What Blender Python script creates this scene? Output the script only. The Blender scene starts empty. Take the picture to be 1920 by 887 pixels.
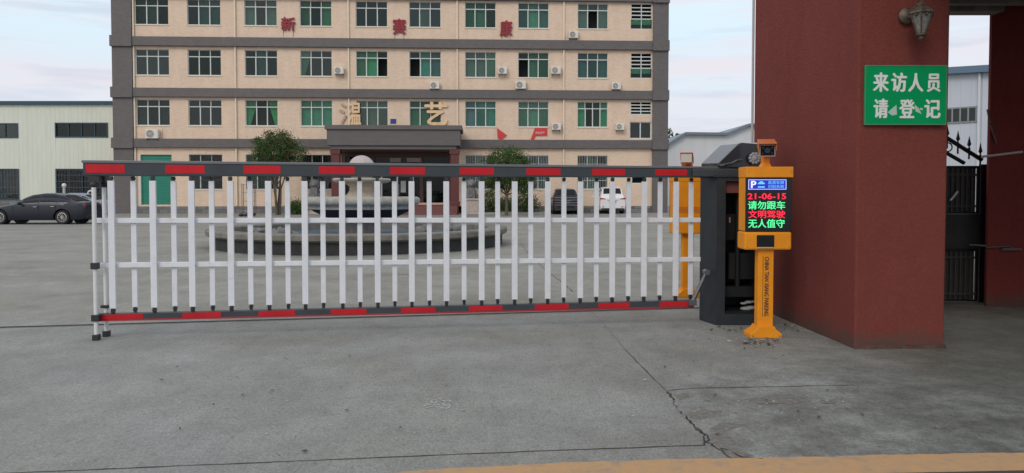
import bpy, math, random
from math import radians as R, sin, cos, pi
from mathutils import Vector, Matrix
random.seed(7)
sc = bpy.context.scene
col = sc.collection

# ---------------------------------------------------------------- camera
F = 1387.0; CX = 960.0; CY = 443.5; SH = 38.5; TILT = R(1.82); CH = 1.5
cam = bpy.data.cameras.new('camera'); cam_ob = bpy.data.objects.new('camera', cam); col.objects.link(cam_ob)
cam.sensor_width = 36; cam.lens = F / 1920 * 36; cam.shift_y = -SH / 1920
cam.clip_start = 0.05; cam.clip_end = 5000
cam_ob.location = (0, 0, CH); cam_ob.rotation_euler = (pi / 2 - TILT, 0, 0)
sc.camera = cam_ob

# ---------------------------------------------------------------- world
world = bpy.data.worlds.new('World'); sc.world = world; world.use_nodes = True
SUN_EL = R(38); SUN_AZ = R(205)      # azimuth clockwise from +Y: behind the camera, to the left
nt = world.node_tree; nt.nodes.clear()
def wn(t, **k):
    n = nt.nodes.new(t)
    for a, b in k.items(): setattr(n, a, b)
    return n
wo = wn('ShaderNodeOutputWorld'); bg = wn('ShaderNodeBackground'); bg.inputs[1].default_value = 0.1
sky = wn('ShaderNodeTexSky', sky_type='NISHITA'); sky.sun_disc = False
sky.sun_elevation = SUN_EL; sky.sun_rotation = SUN_AZ; sky.dust_density = 3; sky.air_density = 1.2
tc = wn('ShaderNodeTexCoord'); sep = wn('ShaderNodeSeparateXYZ'); nt.links.new(tc.outputs['Generated'], sep.inputs[0])
ramp = wn('ShaderNodeValToRGB'); nt.links.new(sep.outputs[2], ramp.inputs[0])
e = ramp.color_ramp.elements
e[0].position = 0.0; e[0].color = (.76, .74, .82, 1)
e[1].position = 0.10; e[1].color = (.78, .80, .88, 1)
for p, c in ((.2, (.72, .88, .98, 1)), (.3, (.80, .92, 1.0, 1)), (.42, (.76, .88, .97, 1)), (1, (.78, .80, .82, 1))):
    q = ramp.color_ramp.elements.new(p); q.color = c
mp = wn('ShaderNodeMapping'); mp.inputs['Scale'].default_value = (2.0, 2.0, 17); nt.links.new(tc.outputs['Generated'], mp.inputs[0])
nz = wn('ShaderNodeTexNoise'); nz.inputs['Scale'].default_value = 1.6; nz.inputs['Detail'].default_value = 5; nz.inputs['Roughness'].default_value = .5
nt.links.new(mp.outputs[0], nz.inputs[0])
r2 = wn('ShaderNodeValToRGB'); nt.links.new(nz.outputs[0], r2.inputs[0])
r2.color_ramp.elements[0].position = .44; r2.color_ramp.elements[0].color = (0, 0, 0, 1)
r2.color_ramp.elements[1].position = .62; r2.color_ramp.elements[1].color = (1, 1, 1, 1)
mc = wn('ShaderNodeMixRGB'); nt.links.new(r2.outputs[0], mc.inputs[0]); nt.links.new(ramp.outputs[0], mc.inputs[1]); mc.inputs[2].default_value = (.83, .78, .84, 1)
mp3 = wn('ShaderNodeMapping'); mp3.inputs['Scale'].default_value = (3.0, 3.0, 30); mp3.inputs['Location'].default_value = (1.7, .4, 2.3); nt.links.new(tc.outputs['Generated'], mp3.inputs[0])
nz3 = wn('ShaderNodeTexNoise'); nz3.inputs['Scale'].default_value = 1.1; nz3.inputs['Detail'].default_value = 6; nt.links.new(mp3.outputs[0], nz3.inputs[0])
r3 = wn('ShaderNodeValToRGB'); nt.links.new(nz3.outputs[0], r3.inputs[0])
r3.color_ramp.elements[0].position = .54; r3.color_ramp.elements[0].color = (0, 0, 0, 1); r3.color_ramp.elements[1].position = .66; r3.color_ramp.elements[1].color = (.8, .8, .8, 1)
mc3 = wn('ShaderNodeMixRGB'); nt.links.new(r3.outputs[0], mc3.inputs[0]); nt.links.new(mc.outputs[0], mc3.inputs[1]); mc3.inputs[2].default_value = (.60, .67, .80, 1); mc = mc3
sc10 = wn('ShaderNodeVectorMath', operation='SCALE'); sc10.inputs['Scale'].default_value = 11.0; nt.links.new(mc.outputs[0], sc10.inputs[0])
mx = wn('ShaderNodeMixRGB'); mx.inputs[0].default_value = .88
nt.links.new(sky.outputs[0], mx.inputs[1]); nt.links.new(sc10.outputs[0], mx.inputs[2])
nt.links.new(mx.outputs[0], bg.inputs[0]); nt.links.new(bg.outputs[0], wo.inputs[0])

sl = bpy.data.lights.new('sun', 'SUN'); sl.energy = 0.9; sl.angle = R(22); sl.color = (1, .90, .78)
so = bpy.data.objects.new('sun', sl); col.objects.link(so)
so.rotation_euler = (pi / 2 - SUN_EL, 0, pi - SUN_AZ)
so.location = (-10, -10, 30)
sc.view_settings.view_transform = 'Standard'; sc.view_settings.look = 'None'
sc.view_settings.exposure = 0.0; sc.view_settings.gamma = 1; sc.view_settings.use_curve_mapping = False
sc.cycles.max_bounces = 8

# ---------------------------------------------------------------- measuring helpers (photograph pixels -> metres)
def ray(x, y):
    a = (x - CX) / F; b = (CY - SH - y) / F
    f = Vector((0, cos(TILT), -sin(TILT))); u = Vector((0, sin(TILT), cos(TILT)))
    return f + u * b + Vector((a, 0, 0))
def at(x, y, Y):
    d = ray(x, y); t = Y / d.y
    return Vector((0, 0, CH)) + d * t
def gnd(x, y):
    d = ray(x, y); t = -CH / d.z
    return Vector((0, 0, CH)) + d * t

# ---------------------------------------------------------------- materials
MATS = {}
def mat(name, c, rough=.7, metal=0, var=.0, vscale=3, bump=0, bscale=40, spec=.5, emit=None, es=1, stretch=(1, 1, 1), c2=None, coat=0):
    if name in MATS: return MATS[name]
    m = bpy.data.materials.new(name); m.use_nodes = True; n = m.node_tree; b = n.nodes['Principled BSDF']
    b.inputs['Roughness'].default_value = rough; b.inputs['Metallic'].default_value = metal
    b.inputs['Specular IOR Level'].default_value = spec; b.inputs['Coat Weight'].default_value = coat
    b.inputs['Base Color'].default_value = (*c, 1)
    if var or c2 or bump:
        t = n.nodes.new('ShaderNodeTexCoord'); mpn = n.nodes.new('ShaderNodeMapping'); mpn.inputs['Scale'].default_value = stretch
        n.links.new(t.outputs['Object'], mpn.inputs[0])
    if var or c2:
        z = n.nodes.new('ShaderNodeTexNoise'); z.inputs['Scale'].default_value = vscale; z.inputs['Detail'].default_value = 8; z.inputs['Roughness'].default_value = .65
        n.links.new(mpn.outputs[0], z.inputs[0])
        r = n.nodes.new('ShaderNodeValToRGB'); n.links.new(z.outputs[0], r.inputs[0])
        lo = [v * (1 - var) for v in c]; hi = [min(1, v * (1 + var)) for v in c] if c2 is None else c2
        r.color_ramp.elements[0].position = .3; r.color_ramp.elements[0].color = (*lo, 1)
        r.color_ramp.elements[1].position = .72; r.color_ramp.elements[1].color = (*hi, 1)
        n.links.new(r.outputs[0], b.inputs['Base Color'])
    if bump:
        z = n.nodes.new('ShaderNodeTexNoise'); z.inputs['Scale'].default_value = bscale; z.inputs['Detail'].default_value = 6
        n.links.new(mpn.outputs[0], z.inputs[0])
        bp = n.nodes.new('ShaderNodeBump'); bp.inputs['Strength'].default_value = bump; bp.inputs['Distance'].default_value = .01
        n.links.new(z.outputs[0], bp.inputs['Height']); n.links.new(bp.outputs[0], b.inputs['Normal'])
    if emit:
        b.inputs['Emission Color'].default_value = (*emit, 1); b.inputs['Emission Strength'].default_value = es
    MATS[name] = m
    return m

def tile_mat(name, c, mortar, bw, bh, var=.12, rough=.6, offset=.5, streak=0):
    m = bpy.data.materials.new(name); m.use_nodes = True; n = m.node_tree; b = n.nodes['Principled BSDF']
    b.inputs['Roughness'].default_value = rough
    t = n.nodes.new('ShaderNodeTexCoord'); s = n.nodes.new('ShaderNodeSeparateXYZ'); n.links.new(t.outputs['Object'], s.inputs[0])
    cb = n.nodes.new('ShaderNodeCombineXYZ'); n.links.new(s.outputs[0], cb.inputs[0]); n.links.new(s.outputs[2], cb.inputs[1])
    br = n.nodes.new('ShaderNodeTexBrick'); n.links.new(cb.outputs[0], br.inputs[0]); br.offset = offset
    br.inputs['Scale'].default_value = 1; br.inputs['Brick Width'].default_value = bw; br.inputs['Row Height'].default_value = bh
    br.inputs['Mortar Size'].default_value = min(bw, bh) * .06; br.inputs['Mortar'].default_value = (*mortar, 1)
    br.inputs['Color1'].default_value = (*[v * (1 - var) for v in c], 1); br.inputs['Color2'].default_value = (*[min(1, v * (1 + var)) for v in c], 1)
    z = n.nodes.new('ShaderNodeTexNoise'); z.inputs['Scale'].default_value = .8; z.inputs['Detail'].default_value = 9; z.inputs['Roughness'].default_value = .65
    mpn = n.nodes.new('ShaderNodeMapping'); mpn.inputs['Scale'].default_value = (2.2, 2.2, .45); n.links.new(t.outputs['Object'], mpn.inputs[0]); n.links.new(mpn.outputs[0], z.inputs[0])
    r = n.nodes.new('ShaderNodeValToRGB'); n.links.new(z.outputs[0], r.inputs[0])
    r.color_ramp.elements[0].position = .3; r.color_ramp.elements[0].color = (.88, .87, .86, 1)
    r.color_ramp.elements[1].position = .6; r.color_ramp.elements[1].color = (1, 1, 1, 1)
    mm = n.nodes.new('ShaderNodeMixRGB'); mm.blend_type = 'MULTIPLY'; mm.inputs[0].default_value = .8
    n.links.new(br.outputs[0], mm.inputs[1]); n.links.new(r.outputs[0], mm.inputs[2]); n.links.new(mm.outputs[0], b.inputs['Base Color'])
    MATS[name] = m
    return m

def glass_mat(name, tint, k=1.0):
    m = bpy.data.materials.new(name); m.use_nodes = True; n = m.node_tree; n.nodes.clear()
    o = n.nodes.new('ShaderNodeOutputMaterial'); tr = n.nodes.new('ShaderNodeBsdfTransparent'); tr.inputs[0].default_value = (*tint, 1)
    g = n.nodes.new('ShaderNodeBsdfGlossy'); g.inputs['Roughness'].default_value = .03; g.inputs[0].default_value = (.85, .95, .92, 1)
    f = n.nodes.new('ShaderNodeFresnel'); f.inputs[0].default_value = 1.5
    ml = n.nodes.new('ShaderNodeMath'); ml.operation = 'MULTIPLY'; ml.inputs[1].default_value = 1.6 * k; ml.use_clamp = True; n.links.new(f.outputs[0], ml.inputs[0])
    mxs = n.nodes.new('ShaderNodeMixShader'); n.links.new(ml.outputs[0], mxs.inputs[0]); n.links.new(tr.outputs[0], mxs.inputs[1]); n.links.new(g.outputs[0], mxs.inputs[2])
    # a little waviness so that the panes of a facade do not mirror identically
    t = n.nodes.new('ShaderNodeTexCoord'); z = n.nodes.new('ShaderNodeTexNoise'); z.inputs['Scale'].default_value = 1.3; n.links.new(t.outputs['Object'], z.inputs[0])
    bp = n.nodes.new('ShaderNodeBump'); bp.inputs['Strength'].default_value = .25; bp.inputs['Distance'].default_value = .02
    n.links.new(z.outputs[0], bp.inputs['Height']); n.links.new(bp.outputs[0], g.inputs['Normal'])
    n.links.new(mxs.outputs[0], o.inputs[0]); MATS[name] = m
    return m

# ---------------------------------------------------------------- mesh helpers
class MB:
    def __init__(s): s.v = []; s.f = []; s.mi = []
    def poly(s, pts, mi=0):
        k = len(s.v); s.v += [tuple(p) for p in pts]; s.f.append(tuple(range(k, k + len(pts)))); s.mi.append(mi); return s
    def mesh(s, vs, fs, mi=0):
        k = len(s.v); s.v += [tuple(p) for p in vs]
        for f in fs: s.f.append(tuple(k + i for i in f)); s.mi.append(mi)
        return s
    def box(s, x0, x1, y0, y1, z0, z1, mi=0, M=None):
        vs = [Vector((x, y, z)) for z in (z0, z1) for y in (y0, y1) for x in (x0, x1)]
        if M is not None: vs = [M @ p for p in vs]
        return s.mesh(vs, [(0, 2, 3, 1), (4, 5, 7, 6), (0, 1, 5, 4), (2, 6, 7, 3), (0, 4, 6, 2), (1, 3, 7, 5)], mi)
    def prism(s, pts, axis, a, b, mi=0):
        """2D outline extruded along an axis from a to b"""
        def P(p, t):
            return {'x': (t, p[0], p[1]), 'y': (p[0], t, p[1]), 'z': (p[0], p[1], t)}[axis]
        n = len(pts); vs = [P(p, a) for p in pts] + [P(p, b) for p in pts]
        fs = [tuple(range(n)), tuple(range(2 * n - 1, n - 1, -1))] + [(i, (i + 1) % n, n + (i + 1) % n, n + i) for i in range(n)]
        return s.mesh(vs, fs, mi)
    def tube(s, p, q, r, r2=None, n=12, mi=0, caps=True):
        p = Vector(p); q = Vector(q); d = (q - p); r2 = r if r2 is None else r2
        z = d.normalized(); x = z.orthogonal().normalized(); y = z.cross(x); k = len(s.v)
        vs = []
        for c, rr in ((p, r), (q, r2)):
            for i in range(n): a = 2 * pi * i / n; vs.append(c + (x * cos(a) + y * sin(a)) * rr)
        fs = [(i, (i + 1) % n, n + (i + 1) % n, n + i) for i in range(n)]
        if caps: fs += [tuple(range(n - 1, -1, -1)), tuple(range(n, 2 * n))]
        return s.mesh(vs, fs, mi)
    def path(s, pts, r, n=8):
        for a, b in zip(pts[:-1], pts[1:]): s.tube(a, b, r, n=n)
        return s
    def lathe(s, prof, n=32, c=(0, 0, 0), mi=0, axis='z'):
        k = len(prof); vs = []
        for r, z in prof:
            for i in range(n):
                a = 2 * pi * i / n
                if axis == 'z': vs.append((c[0] + r * cos(a), c[1] + r * sin(a), c[2] + z))
                else: vs.append((c[0] + r * cos(a), c[1] + z, c[2] + r * sin(a)))
        fs = []
        for j in range(k - 1):
            for i in range(n): fs.append((j * n + i, j * n + (i + 1) % n, (j + 1) * n + (i + 1) % n, (j + 1) * n + i))
        return s.mesh(vs, fs, mi)
    def ball(s, c, r, sx=1, sy=1, sz=1, n=16, mi=0):
        prof = [(max(1e-4, r * sin(pi * i / n)), -r * cos(pi * i / n)) for i in range(n + 1)]
        m2 = MB().lathe(prof, n * 2)
        return s.mesh([(c[0] + x * sx, c[1] + y * sy, c[2] + z * sz) for x, y, z in m2.v], m2.f, mi)
    def build(s, name, mats, parent=None, smooth=False, bevel=0, loc=None, rz=None, angle=40):
        me = bpy.data.meshes.new(name); me.from_pydata(s.v, [], s.f)
        if not isinstance(mats, (list, tuple)): mats = [mats]
        for m in mats: me.materials.append(m)
        if len(mats) > 1: me.polygons.foreach_set('material_index', s.mi)
        me.update()
        import bmesh
        bm = bmesh.new(); bm.from_mesh(me); bmesh.ops.remove_doubles(bm, verts=bm.verts, dist=1e-5)
        bmesh.ops.recalc_face_normals(bm, faces=bm.faces)
        if smooth:
            for f in bm.faces: f.smooth = True
            for ed in bm.edges:
                if len(ed.link_faces) == 2 and ed.calc_face_angle(0) > R(angle): ed.smooth = False
        bm.to_mesh(me); bm.free()
        o = bpy.data.objects.new(name, me); col.objects.link(o)
        if parent: o.parent = parent
        if loc is not None: o.location = loc
        if rz is not None: o.rotation_euler = (0, 0, rz)
        if bevel:
            b = o.modifiers.new('bevel', 'BEVEL'); b.width = bevel; b.segments = 2; b.limit_method = 'ANGLE'; b.angle_limit = R(35)
        return o

def tag(o, label=None, cat=None, group=None, kind=None):
    if label: o['label'] = label
    if cat: o['category'] = cat
    if group: o['group'] = group
    if kind: o['kind'] = kind
    return o
def thing(name, label, cat, loc=(0, 0, 0), rz=0, group=None):
    o = bpy.data.objects.new(name, None); col.objects.link(o); o.location = loc; o.rotation_euler = (0, 0, rz); o.empty_display_size = .1
    return tag(o, label, cat, group)
def dup(o, parent=None):
    c = o.copy(); col.objects.link(c)
    if parent: c.parent = parent
    for ch in list(o.children): dup(ch, c)
    return c

def text_mb(s, w, h, depth=.004, off=0.0, skew=0, fit=True):
    """the string as extruded letters, lower left at the origin, standing in x-z, front towards -y, stretched to w x h"""
    cu = bpy.data.curves.new('t', 'FONT'); cu.body = s; cu.size = 1; cu.extrude = .5; cu.resolution_u = 3
    o = bpy.data.objects.new('t', cu); col.objects.link(o)
    bpy.context.view_layer.update()
    me = bpy.data.meshes.new_from_object(o.evaluated_get(bpy.context.evaluated_depsgraph_get()))
    vs = [v.co.copy() for v in me.vertices]; fs = [tuple(p.vertices) for p in me.polygons]
    bpy.data.objects.remove(o); bpy.data.curves.remove(cu); bpy.data.meshes.remove(me)
    x0 = min(v.x for v in vs); x1 = max(v.x for v in vs); y0 = min(v.y for v in vs); y1 = max(v.y for v in vs)
    m = MB(); ox = off * h; oz = off * h * .7
    for k, (a, c) in enumerate(((0, 0), (ox, 0), (-ox, 0), (0, oz), (0, -oz)) if off else ((0, 0),)):
        m.mesh([((v.x - x0) / (x1 - x0) * w + a, -(v.z + .5) * depth * (1 + .05 * k), (v.y - y0) / (y1 - y0) * h + c) for v in vs], fs)
    return m
def moved(m, dx, dy, dz):
    m.v = [(a + dx, b + dy, c + dz) for a, b, c in m.v]; return m

# ---------------------------------------------------------------- ground
def concrete():
    m = bpy.data.materials.new('concrete_paving'); m.use_nodes = True; n = m.node_tree; b = n.nodes['Principled BSDF']; L = n.links.new
    t = n.nodes.new('ShaderNodeTexCoord')
    def noise(scale, detail=8, rough=.65, st=(1, 1, 1), dist=0, loc=(0, 0, 0)):
        q = n.nodes.new('ShaderNodeMapping'); q.inputs['Scale'].default_value = st; q.inputs['Location'].default_value = loc; L(t.outputs['Object'], q.inputs[0])
        z = n.nodes.new('ShaderNodeTexNoise'); z.inputs['Scale'].default_value = scale; z.inputs['Detail'].default_value = detail; z.inputs['Roughness'].default_value = rough; z.inputs['Distortion'].default_value = dist
        L(q.outputs[0], z.inputs[0]); return z.outputs[0]
    def rmp(src, a, b_, ca, cb_):
        r = n.nodes.new('ShaderNodeValToRGB'); L(src, r.inputs[0]); r.color_ramp.elements[0].position = a; r.color_ramp.elements[1].position = b_
        r.color_ramp.elements[0].color = (*ca, 1); r.color_ramp.elements[1].color = (*cb_, 1); return r.outputs[0]
    def mul(a, b_, f=1, mode='MULTIPLY'):
        q = n.nodes.new('ShaderNodeMixRGB'); q.blend_type = mode
        if isinstance(f, (int, float)): q.inputs[0].default_value = f
        else: L(f, q.inputs[0])
        L(a, q.inputs[1])
        if isinstance(b_, tuple): q.inputs[2].default_value = (*b_, 1)
        else: L(b_, q.inputs[2])
        return q.outputs[0]
    base = rmp(noise(.55, 9, .6, dist=.2), .3, .68, (.212, .214, .190), (.300, .312, .300))
    base = mul(base, rmp(noise(4.5, 12, .8, st=(1, .45, 1)), .32, .66, (.82, .82, .82), (1.12, 1.12, 1.12)))
    base = mul(base, rmp(noise(60, 5, .9, st=(1, .6, 1)), .36, .64, (.62, .62, .62), (1.30, 1.30, 1.30)))
    base = mul(base, rmp(noise(26, 5, .7, st=(1, .5, 1)), .52, .72, (1, 1, 1), (.70, .69, .66)))
    base = mul(base, rmp(noise(420, 2, .8), .3, .7, (.75, .75, .75), (1.2, 1.2, 1.2)))
    # dark specks and old oil drips
    base = mul(base, rmp(noise(11, 3, .5), .20, .29, (.55, .54, .52), (1, 1, 1)))
    # long pale trowel sweeps
    base = mul(base, rmp(noise(1.1, 6, .6, st=(.9, 1.1, 1), loc=(3, 1, 0)), .40, .62, (.93, .93, .93), (1.08, 1.08, 1.07)))
    # damp, mossy concrete by the side gate: a stain with its own outline
    s = n.nodes.new('ShaderNodeSeparateXYZ'); L(t.outputs['Object'], s.inputs[0])
    def mr(src, a, b_):
        q = n.nodes.new('ShaderNodeMapRange'); q.interpolation_type = 'SMOOTHSTEP'; q.inputs[1].default_value = a; q.inputs[2].default_value = b_; L(src, q.inputs[0]); return q.outputs[0]
    nn = noise(1.3, 6, .6)
    ad = n.nodes.new('ShaderNodeMath'); ad.operation = 'MULTIPLY_ADD'; L(nn, ad.inputs[0]); ad.inputs[1].default_value = 2.2; L(s.outputs[0], ad.inputs[2])
    sb = n.nodes.new('ShaderNodeMath'); sb.operation = 'MULTIPLY_ADD'; L(s.outputs[1], sb.inputs[0]); sb.inputs[1].default_value = -.45; L(ad.outputs[0], sb.inputs[2]); ad = sb
    base = mul(base, (.66, .67, .64), mr(ad.outputs[0], .3, 2.1))
    w1 = noise(2.2, 9, .75, st=(1, .8, 1), loc=(7, 2, 0))
    worn = mul(base, rmp(w1, .44, .56, (.74, .75, .76), (1.10, 1.13, 1.15)))
    nn2 = n.nodes.new('ShaderNodeMath'); nn2.operation = 'MULTIPLY'; L(mr(s.outputs[0], 1.0, 1.5), nn2.inputs[0]); L(mr(s.outputs[1], 6.6, 5.6), nn2.inputs[1])
    base = mul(base, worn, nn2.outputs[0], 'MIX')
    base = mul(base, rmp(noise(3.3, 11, .85, st=(.8, 1.2, 1), loc=(2, 9, 0)), .40, .60, (.74, .72, .68), (1.12, 1.12, 1.12)), mr(ad.outputs[0], -.6, .8))
    # browner, dustier concrete inside the yard
    base = mul(base, (1.03, .98, .93), mr(s.outputs[1], 8.2, 9.0))
    L(base, b.inputs['Base Color'])
    rr = n.nodes.new('ShaderNodeMapRange'); L(noise(2.5), rr.inputs[0]); rr.inputs[3].default_value = .62; rr.inputs[4].default_value = .9; L(rr.outputs[0], b.inputs['Roughness'])
    bp = n.nodes.new('ShaderNodeBump'); bp.inputs['Strength'].default_value = .45; bp.inputs['Distance'].default_value = .006
    L(noise(120, 6, .8), bp.inputs['Height'])
    bp2 = n.nodes.new('ShaderNodeBump'); bp2.inputs['Strength'].default_value = .35; bp2.inputs['Distance'].default_value = .02
    L(noise(5, 8, .7), bp2.inputs['Height']); L(bp.outputs[0], bp2.inputs['Normal']); L(bp2.outputs[0], b.inputs['Normal'])
    return m
CON = concrete()
g = MB(); g.poly([(-900, -300, 0), (900, -300, 0), (900, 1500, 0), (-900, 1500, 0)])
tag(g.build('ground', CON), kind='structure')

DARK = mat('dark_joint', (.035, .034, .032), .95)
def strip(name, pts, w, m, z=.0022, jit=0, step=.12, kind='structure', wj=.5):
    """a thin strip on the ground along photograph points"""
    P = [gnd(*p) for p in pts]; q = []
    for a, b in zip(P[:-1], P[1:]):
        n = max(1, int((b - a).length / step))
        for i in range(n): q.append(a.lerp(b, i / n))
    q.append(P[-1])
    mb = MB(); L = []; Rr = []
    for i, p in enumerate(q):
        d = (q[min(i + 1, len(q) - 1)] - q[max(i - 1, 0)]).normalized(); nrm = Vector((-d.y, d.x, 0))
        o = nrm * random.uniform(-jit, jit); ww = w * (1 + random.uniform(-wj, wj) * (1 if jit else 0))
        L.append(p + o + nrm * ww / 2); Rr.append(p + o - nrm * ww / 2)
    k = len(q)
    vs = [(p.x, p.y, z) for p in L + Rr]
    mb.mesh(vs, [(i, i + 1, k + i + 1, k + i) for i in range(k - 1)])
    o = mb.build(name, m); return tag(o, kind=kind) if kind else o
strip('pavement_joint', [(-60, 891), (50, 886), (960, 848), (1100, 843), (1318, 835)], .010, DARK, jit=.003, step=.1)
strip('pavement_joint', [(1252, 733), (1262, 731), (1300, 728), (1430, 726), (1560, 723), (1600, 722)], .009, DARK, jit=.006)
strip('pavement_joint', [(1172, 655), (1205, 690), (1252, 735)], .008, DARK, jit=.004)
strip('pavement_joint', [(975, 455), (990, 475), (1022, 505), (1060, 535), (1075, 548)], .012, DARK, jit=.01)
strip('pavement_joint', [(1110, 585), (1140, 617), (1172, 655)], .004, mat('faint_joint', (.12, .12, .115), .95), jit=.006)
strip('pavement_crack', [(1252, 735), (1262, 745), (1268, 765), (1290, 787), (1302, 800), (1318, 812), (1325, 830), (1350, 842), (1375, 860)], .010, DARK, jit=.016, step=.03, z=.0034, wj=.95)
strip('pavement_crack', [(1302, 800), (1330, 822), (1318, 836)], .007, DARK, jit=.012, step=.03, z=.0046, wj=.9)
strip('pavement_crack', [(1350, 842), (1372, 846), (1392, 858), (1430, 862)], .007, DARK, jit=.012, step=.03, z=.0046, wj=.9)
for pts in ([(0, 452), (300, 450), (1250, 447)], [(-200, 520), (400, 517), (1300, 512)], [(0, 425), (1240, 424)]):
    strip('pavement_joint', pts, .016, mat('yard_joint', (.13, .128, .12), .95), jit=.004, step=.6)
SPALL = mat('broken_concrete', (.175, .168, .15), .95, var=.35, vscale=22, bump=.8, bscale=90)
def blob(name, cx, cy, rx, ry, m, z, kind='structure', n=40, rough=.35, seed=0):
    rnd = random.Random(seed); ph = [rnd.uniform(0, 6.28) for _ in range(8)]; pts = []
    for i in range(n):
        a = 2 * pi * i / n; k = 1 + rough * sum(sin(a * (j + 2) + ph[j]) / (j + 1.4) for j in range(7)) * .6
        p = gnd(cx + rx * k * cos(a), cy + ry * k * sin(a)); pts.append((p.x, p.y, z))
    o = MB().poly(pts).build(name, m); return tag(o, kind=kind)
def patch(name, pts, m, z, jit=3.0, sub=6, seed=0):
    rnd = random.Random(seed); out = []
    for i, p in enumerate(pts):
        q = pts[(i + 1) % len(pts)]
        for k in range(sub):
            t = k / sub; w = 0 if k == 0 else 1
            x = p[0] + (q[0] - p[0]) * t + rnd.uniform(-jit, jit) * w; y = p[1] + (q[1] - p[1]) * t + rnd.uniform(-jit, jit) * w * .3
            v = gnd(x, y); out.append((v.x, v.y, z))
    tag(MB().poly(out).build(name, m), kind='structure')
for i, pts in enumerate(([(1286, 774), (1318, 768), (1356, 771), (1339, 782), (1300, 788)], [(1331, 803), (1356, 791), (1395, 797), (1356, 812), (1378, 825), (1373, 838), (1412, 855), (1373, 859), (1339, 833)],
                         [(1262, 741), (1284, 737), (1299, 744), (1275, 750)], [(1395, 748), (1440, 744), (1520, 752), (1480, 758), (1420, 756)], [(1536, 752), (1570, 749), (1566, 758), (1540, 757)], [(1662, 758), (1690, 757), (1700, 765), (1680, 766)])):
    patch('broken_patch', pts, SPALL, .0012 + i * .0003, seed=i)
pm = MB(); pz = .0032
for (cx, cy, sx, sy, k) in ((827, 760, 16, 5, 75), (1420, 765, 90, 14, 30), (560, 790, 160, 20, 14)):
    for _ in range(k):
        x = random.gauss(cx, sx); y = random.gauss(cy, sy); w = random.uniform(1, 4.5); h = random.uniform(.4, 1.3); q = [gnd(x + w * cos(a) * random.uniform(.5, 1.2), y + h * sin(a) * random.uniform(.5, 1.2)) for a in (0, 1.1, 2.2, 3.2, 4.3, 5.3)]
        pz += .000012; pm.poly([(v.x, v.y, pz) for v in q])
tag(pm.build('pale_scuff_flecks', mat('pale_scuff', (.44, .44, .43), .95)), kind='structure')
YEL = mat('worn_yellow_paint', (.50, .29, .13), .9, c2=(.40, .27, .155), vscale=13, bump=.4, bscale=90)
def wear(m, under, scale, p0, p1):
    n = m.node_tree; L = n.links.new; b = n.nodes['Principled BSDF']; src = b.inputs['Base Color'].links[0].from_socket
    t = n.nodes.new('ShaderNodeTexCoord'); z = n.nodes.new('ShaderNodeTexNoise'); z.inputs['Scale'].default_value = scale; z.inputs['Detail'].default_value = 10; z.inputs['Roughness'].default_value = .8; L(t.outputs['Object'], z.inputs[0])
    q = n.nodes.new('ShaderNodeMapRange'); q.inputs[1].default_value = p0; q.inputs[2].default_value = p1; L(z.outputs[0], q.inputs[0])
    mm = n.nodes.new('ShaderNodeMixRGB'); L(q.outputs[0], mm.inputs[0]); L(src, mm.inputs[1]); mm.inputs[2].default_value = (*under, 1); L(mm.outputs[0], b.inputs['Base Color'])
wear(YEL, (.24, .22, .185), 5, .52, .68)
P = [gnd(x, y) for x, y in ((560, 888.5), (1100, 867.5), (1960, 849.5))]; Q = [gnd(x, y) for x, y in ((400, 935), (1100, 908), (1960, 884))]
def edge_strip():
    top = [gnd(*p) for p in ((620, 897), (700, 890), (760, 886), (960, 873), (1100, 866.5), (1500, 857.5), (1920, 849.5), (2200, 845))]
    pts = []
    for a, b in zip(top[:-1], top[1:]):
        k = max(1, int((b - a).length / .04)); pts += [a.lerp(b, i / k) for i in range(k)]
    pts.append(top[-1]); w = .265; vs = []; low = []
    for i, p in enumerate(pts):
        d = (pts[min(i + 6, len(pts) - 1)] - pts[max(i - 6, 0)]).normalized(); n = Vector((d.y, -d.x, 0)); j = .009 * (sin(i * .31) * sin(i * .113) + random.uniform(-.7, .7))
        vs += [(p.x + n.x * j, p.y + n.y * j, .004), (p.x + n.x * w, p.y + n.y * w, .004)]; low.append(p + n * (w + .002))
    mb = MB().mesh(vs, [(2 * i, 2 * i + 1, 2 * i + 3, 2 * i + 2) for i in range(len(pts) - 1)])
    tag(mb.build('yellow_edge_line', YEL), kind='structure')
    mb = MB().mesh([(p.x, p.y, .003) for p in low] + [(p.x, p.y - 6, .003) for p in low], [(i, i + 1, len(low) + i + 1, len(low) + i) for i in range(len(low) - 1)])
    tag(mb.build('road', mat('asphalt', (.055, .055, .055), .9, var=.25, vscale=60, bump=.6, bscale=150)), kind='structure')
edge_strip()
# sliding-gate track set in the ground
def track():
    a = gnd(-60, 616); b = gnd(1312, 577.5); d = (b - a).normalized(); n = Vector((d.y, -d.x, 0))
    def q(o0, o1, z, name, m):
        mb = MB(); vs = []; k = 60
        for i in range(k + 1):
            p = a.lerp(b, i / k); vs += [(p.x + n.x * o0, p.y + n.y * o0, z), (p.x + n.x * o1, p.y + n.y * o1, z)]
        mb.mesh(vs, [(2 * i, 2 * i + 1, 2 * i + 3, 2 * i + 2) for i in range(k)]); tag(mb.build(name, m), kind='structure')
    q(-.035, .035, .004, 'gate_track', DARK)
    q(-.010, .012, .010, 'gate_rail', mat('rusty_steel', (.13, .09, .07), .6, metal=.6, var=.4, vscale=20))
    q(.040, .052, .004, 'gate_track_edge', mat('steel_edge', (.32, .32, .33), .5, metal=.5, var=.3, vscale=15))
track()
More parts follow.
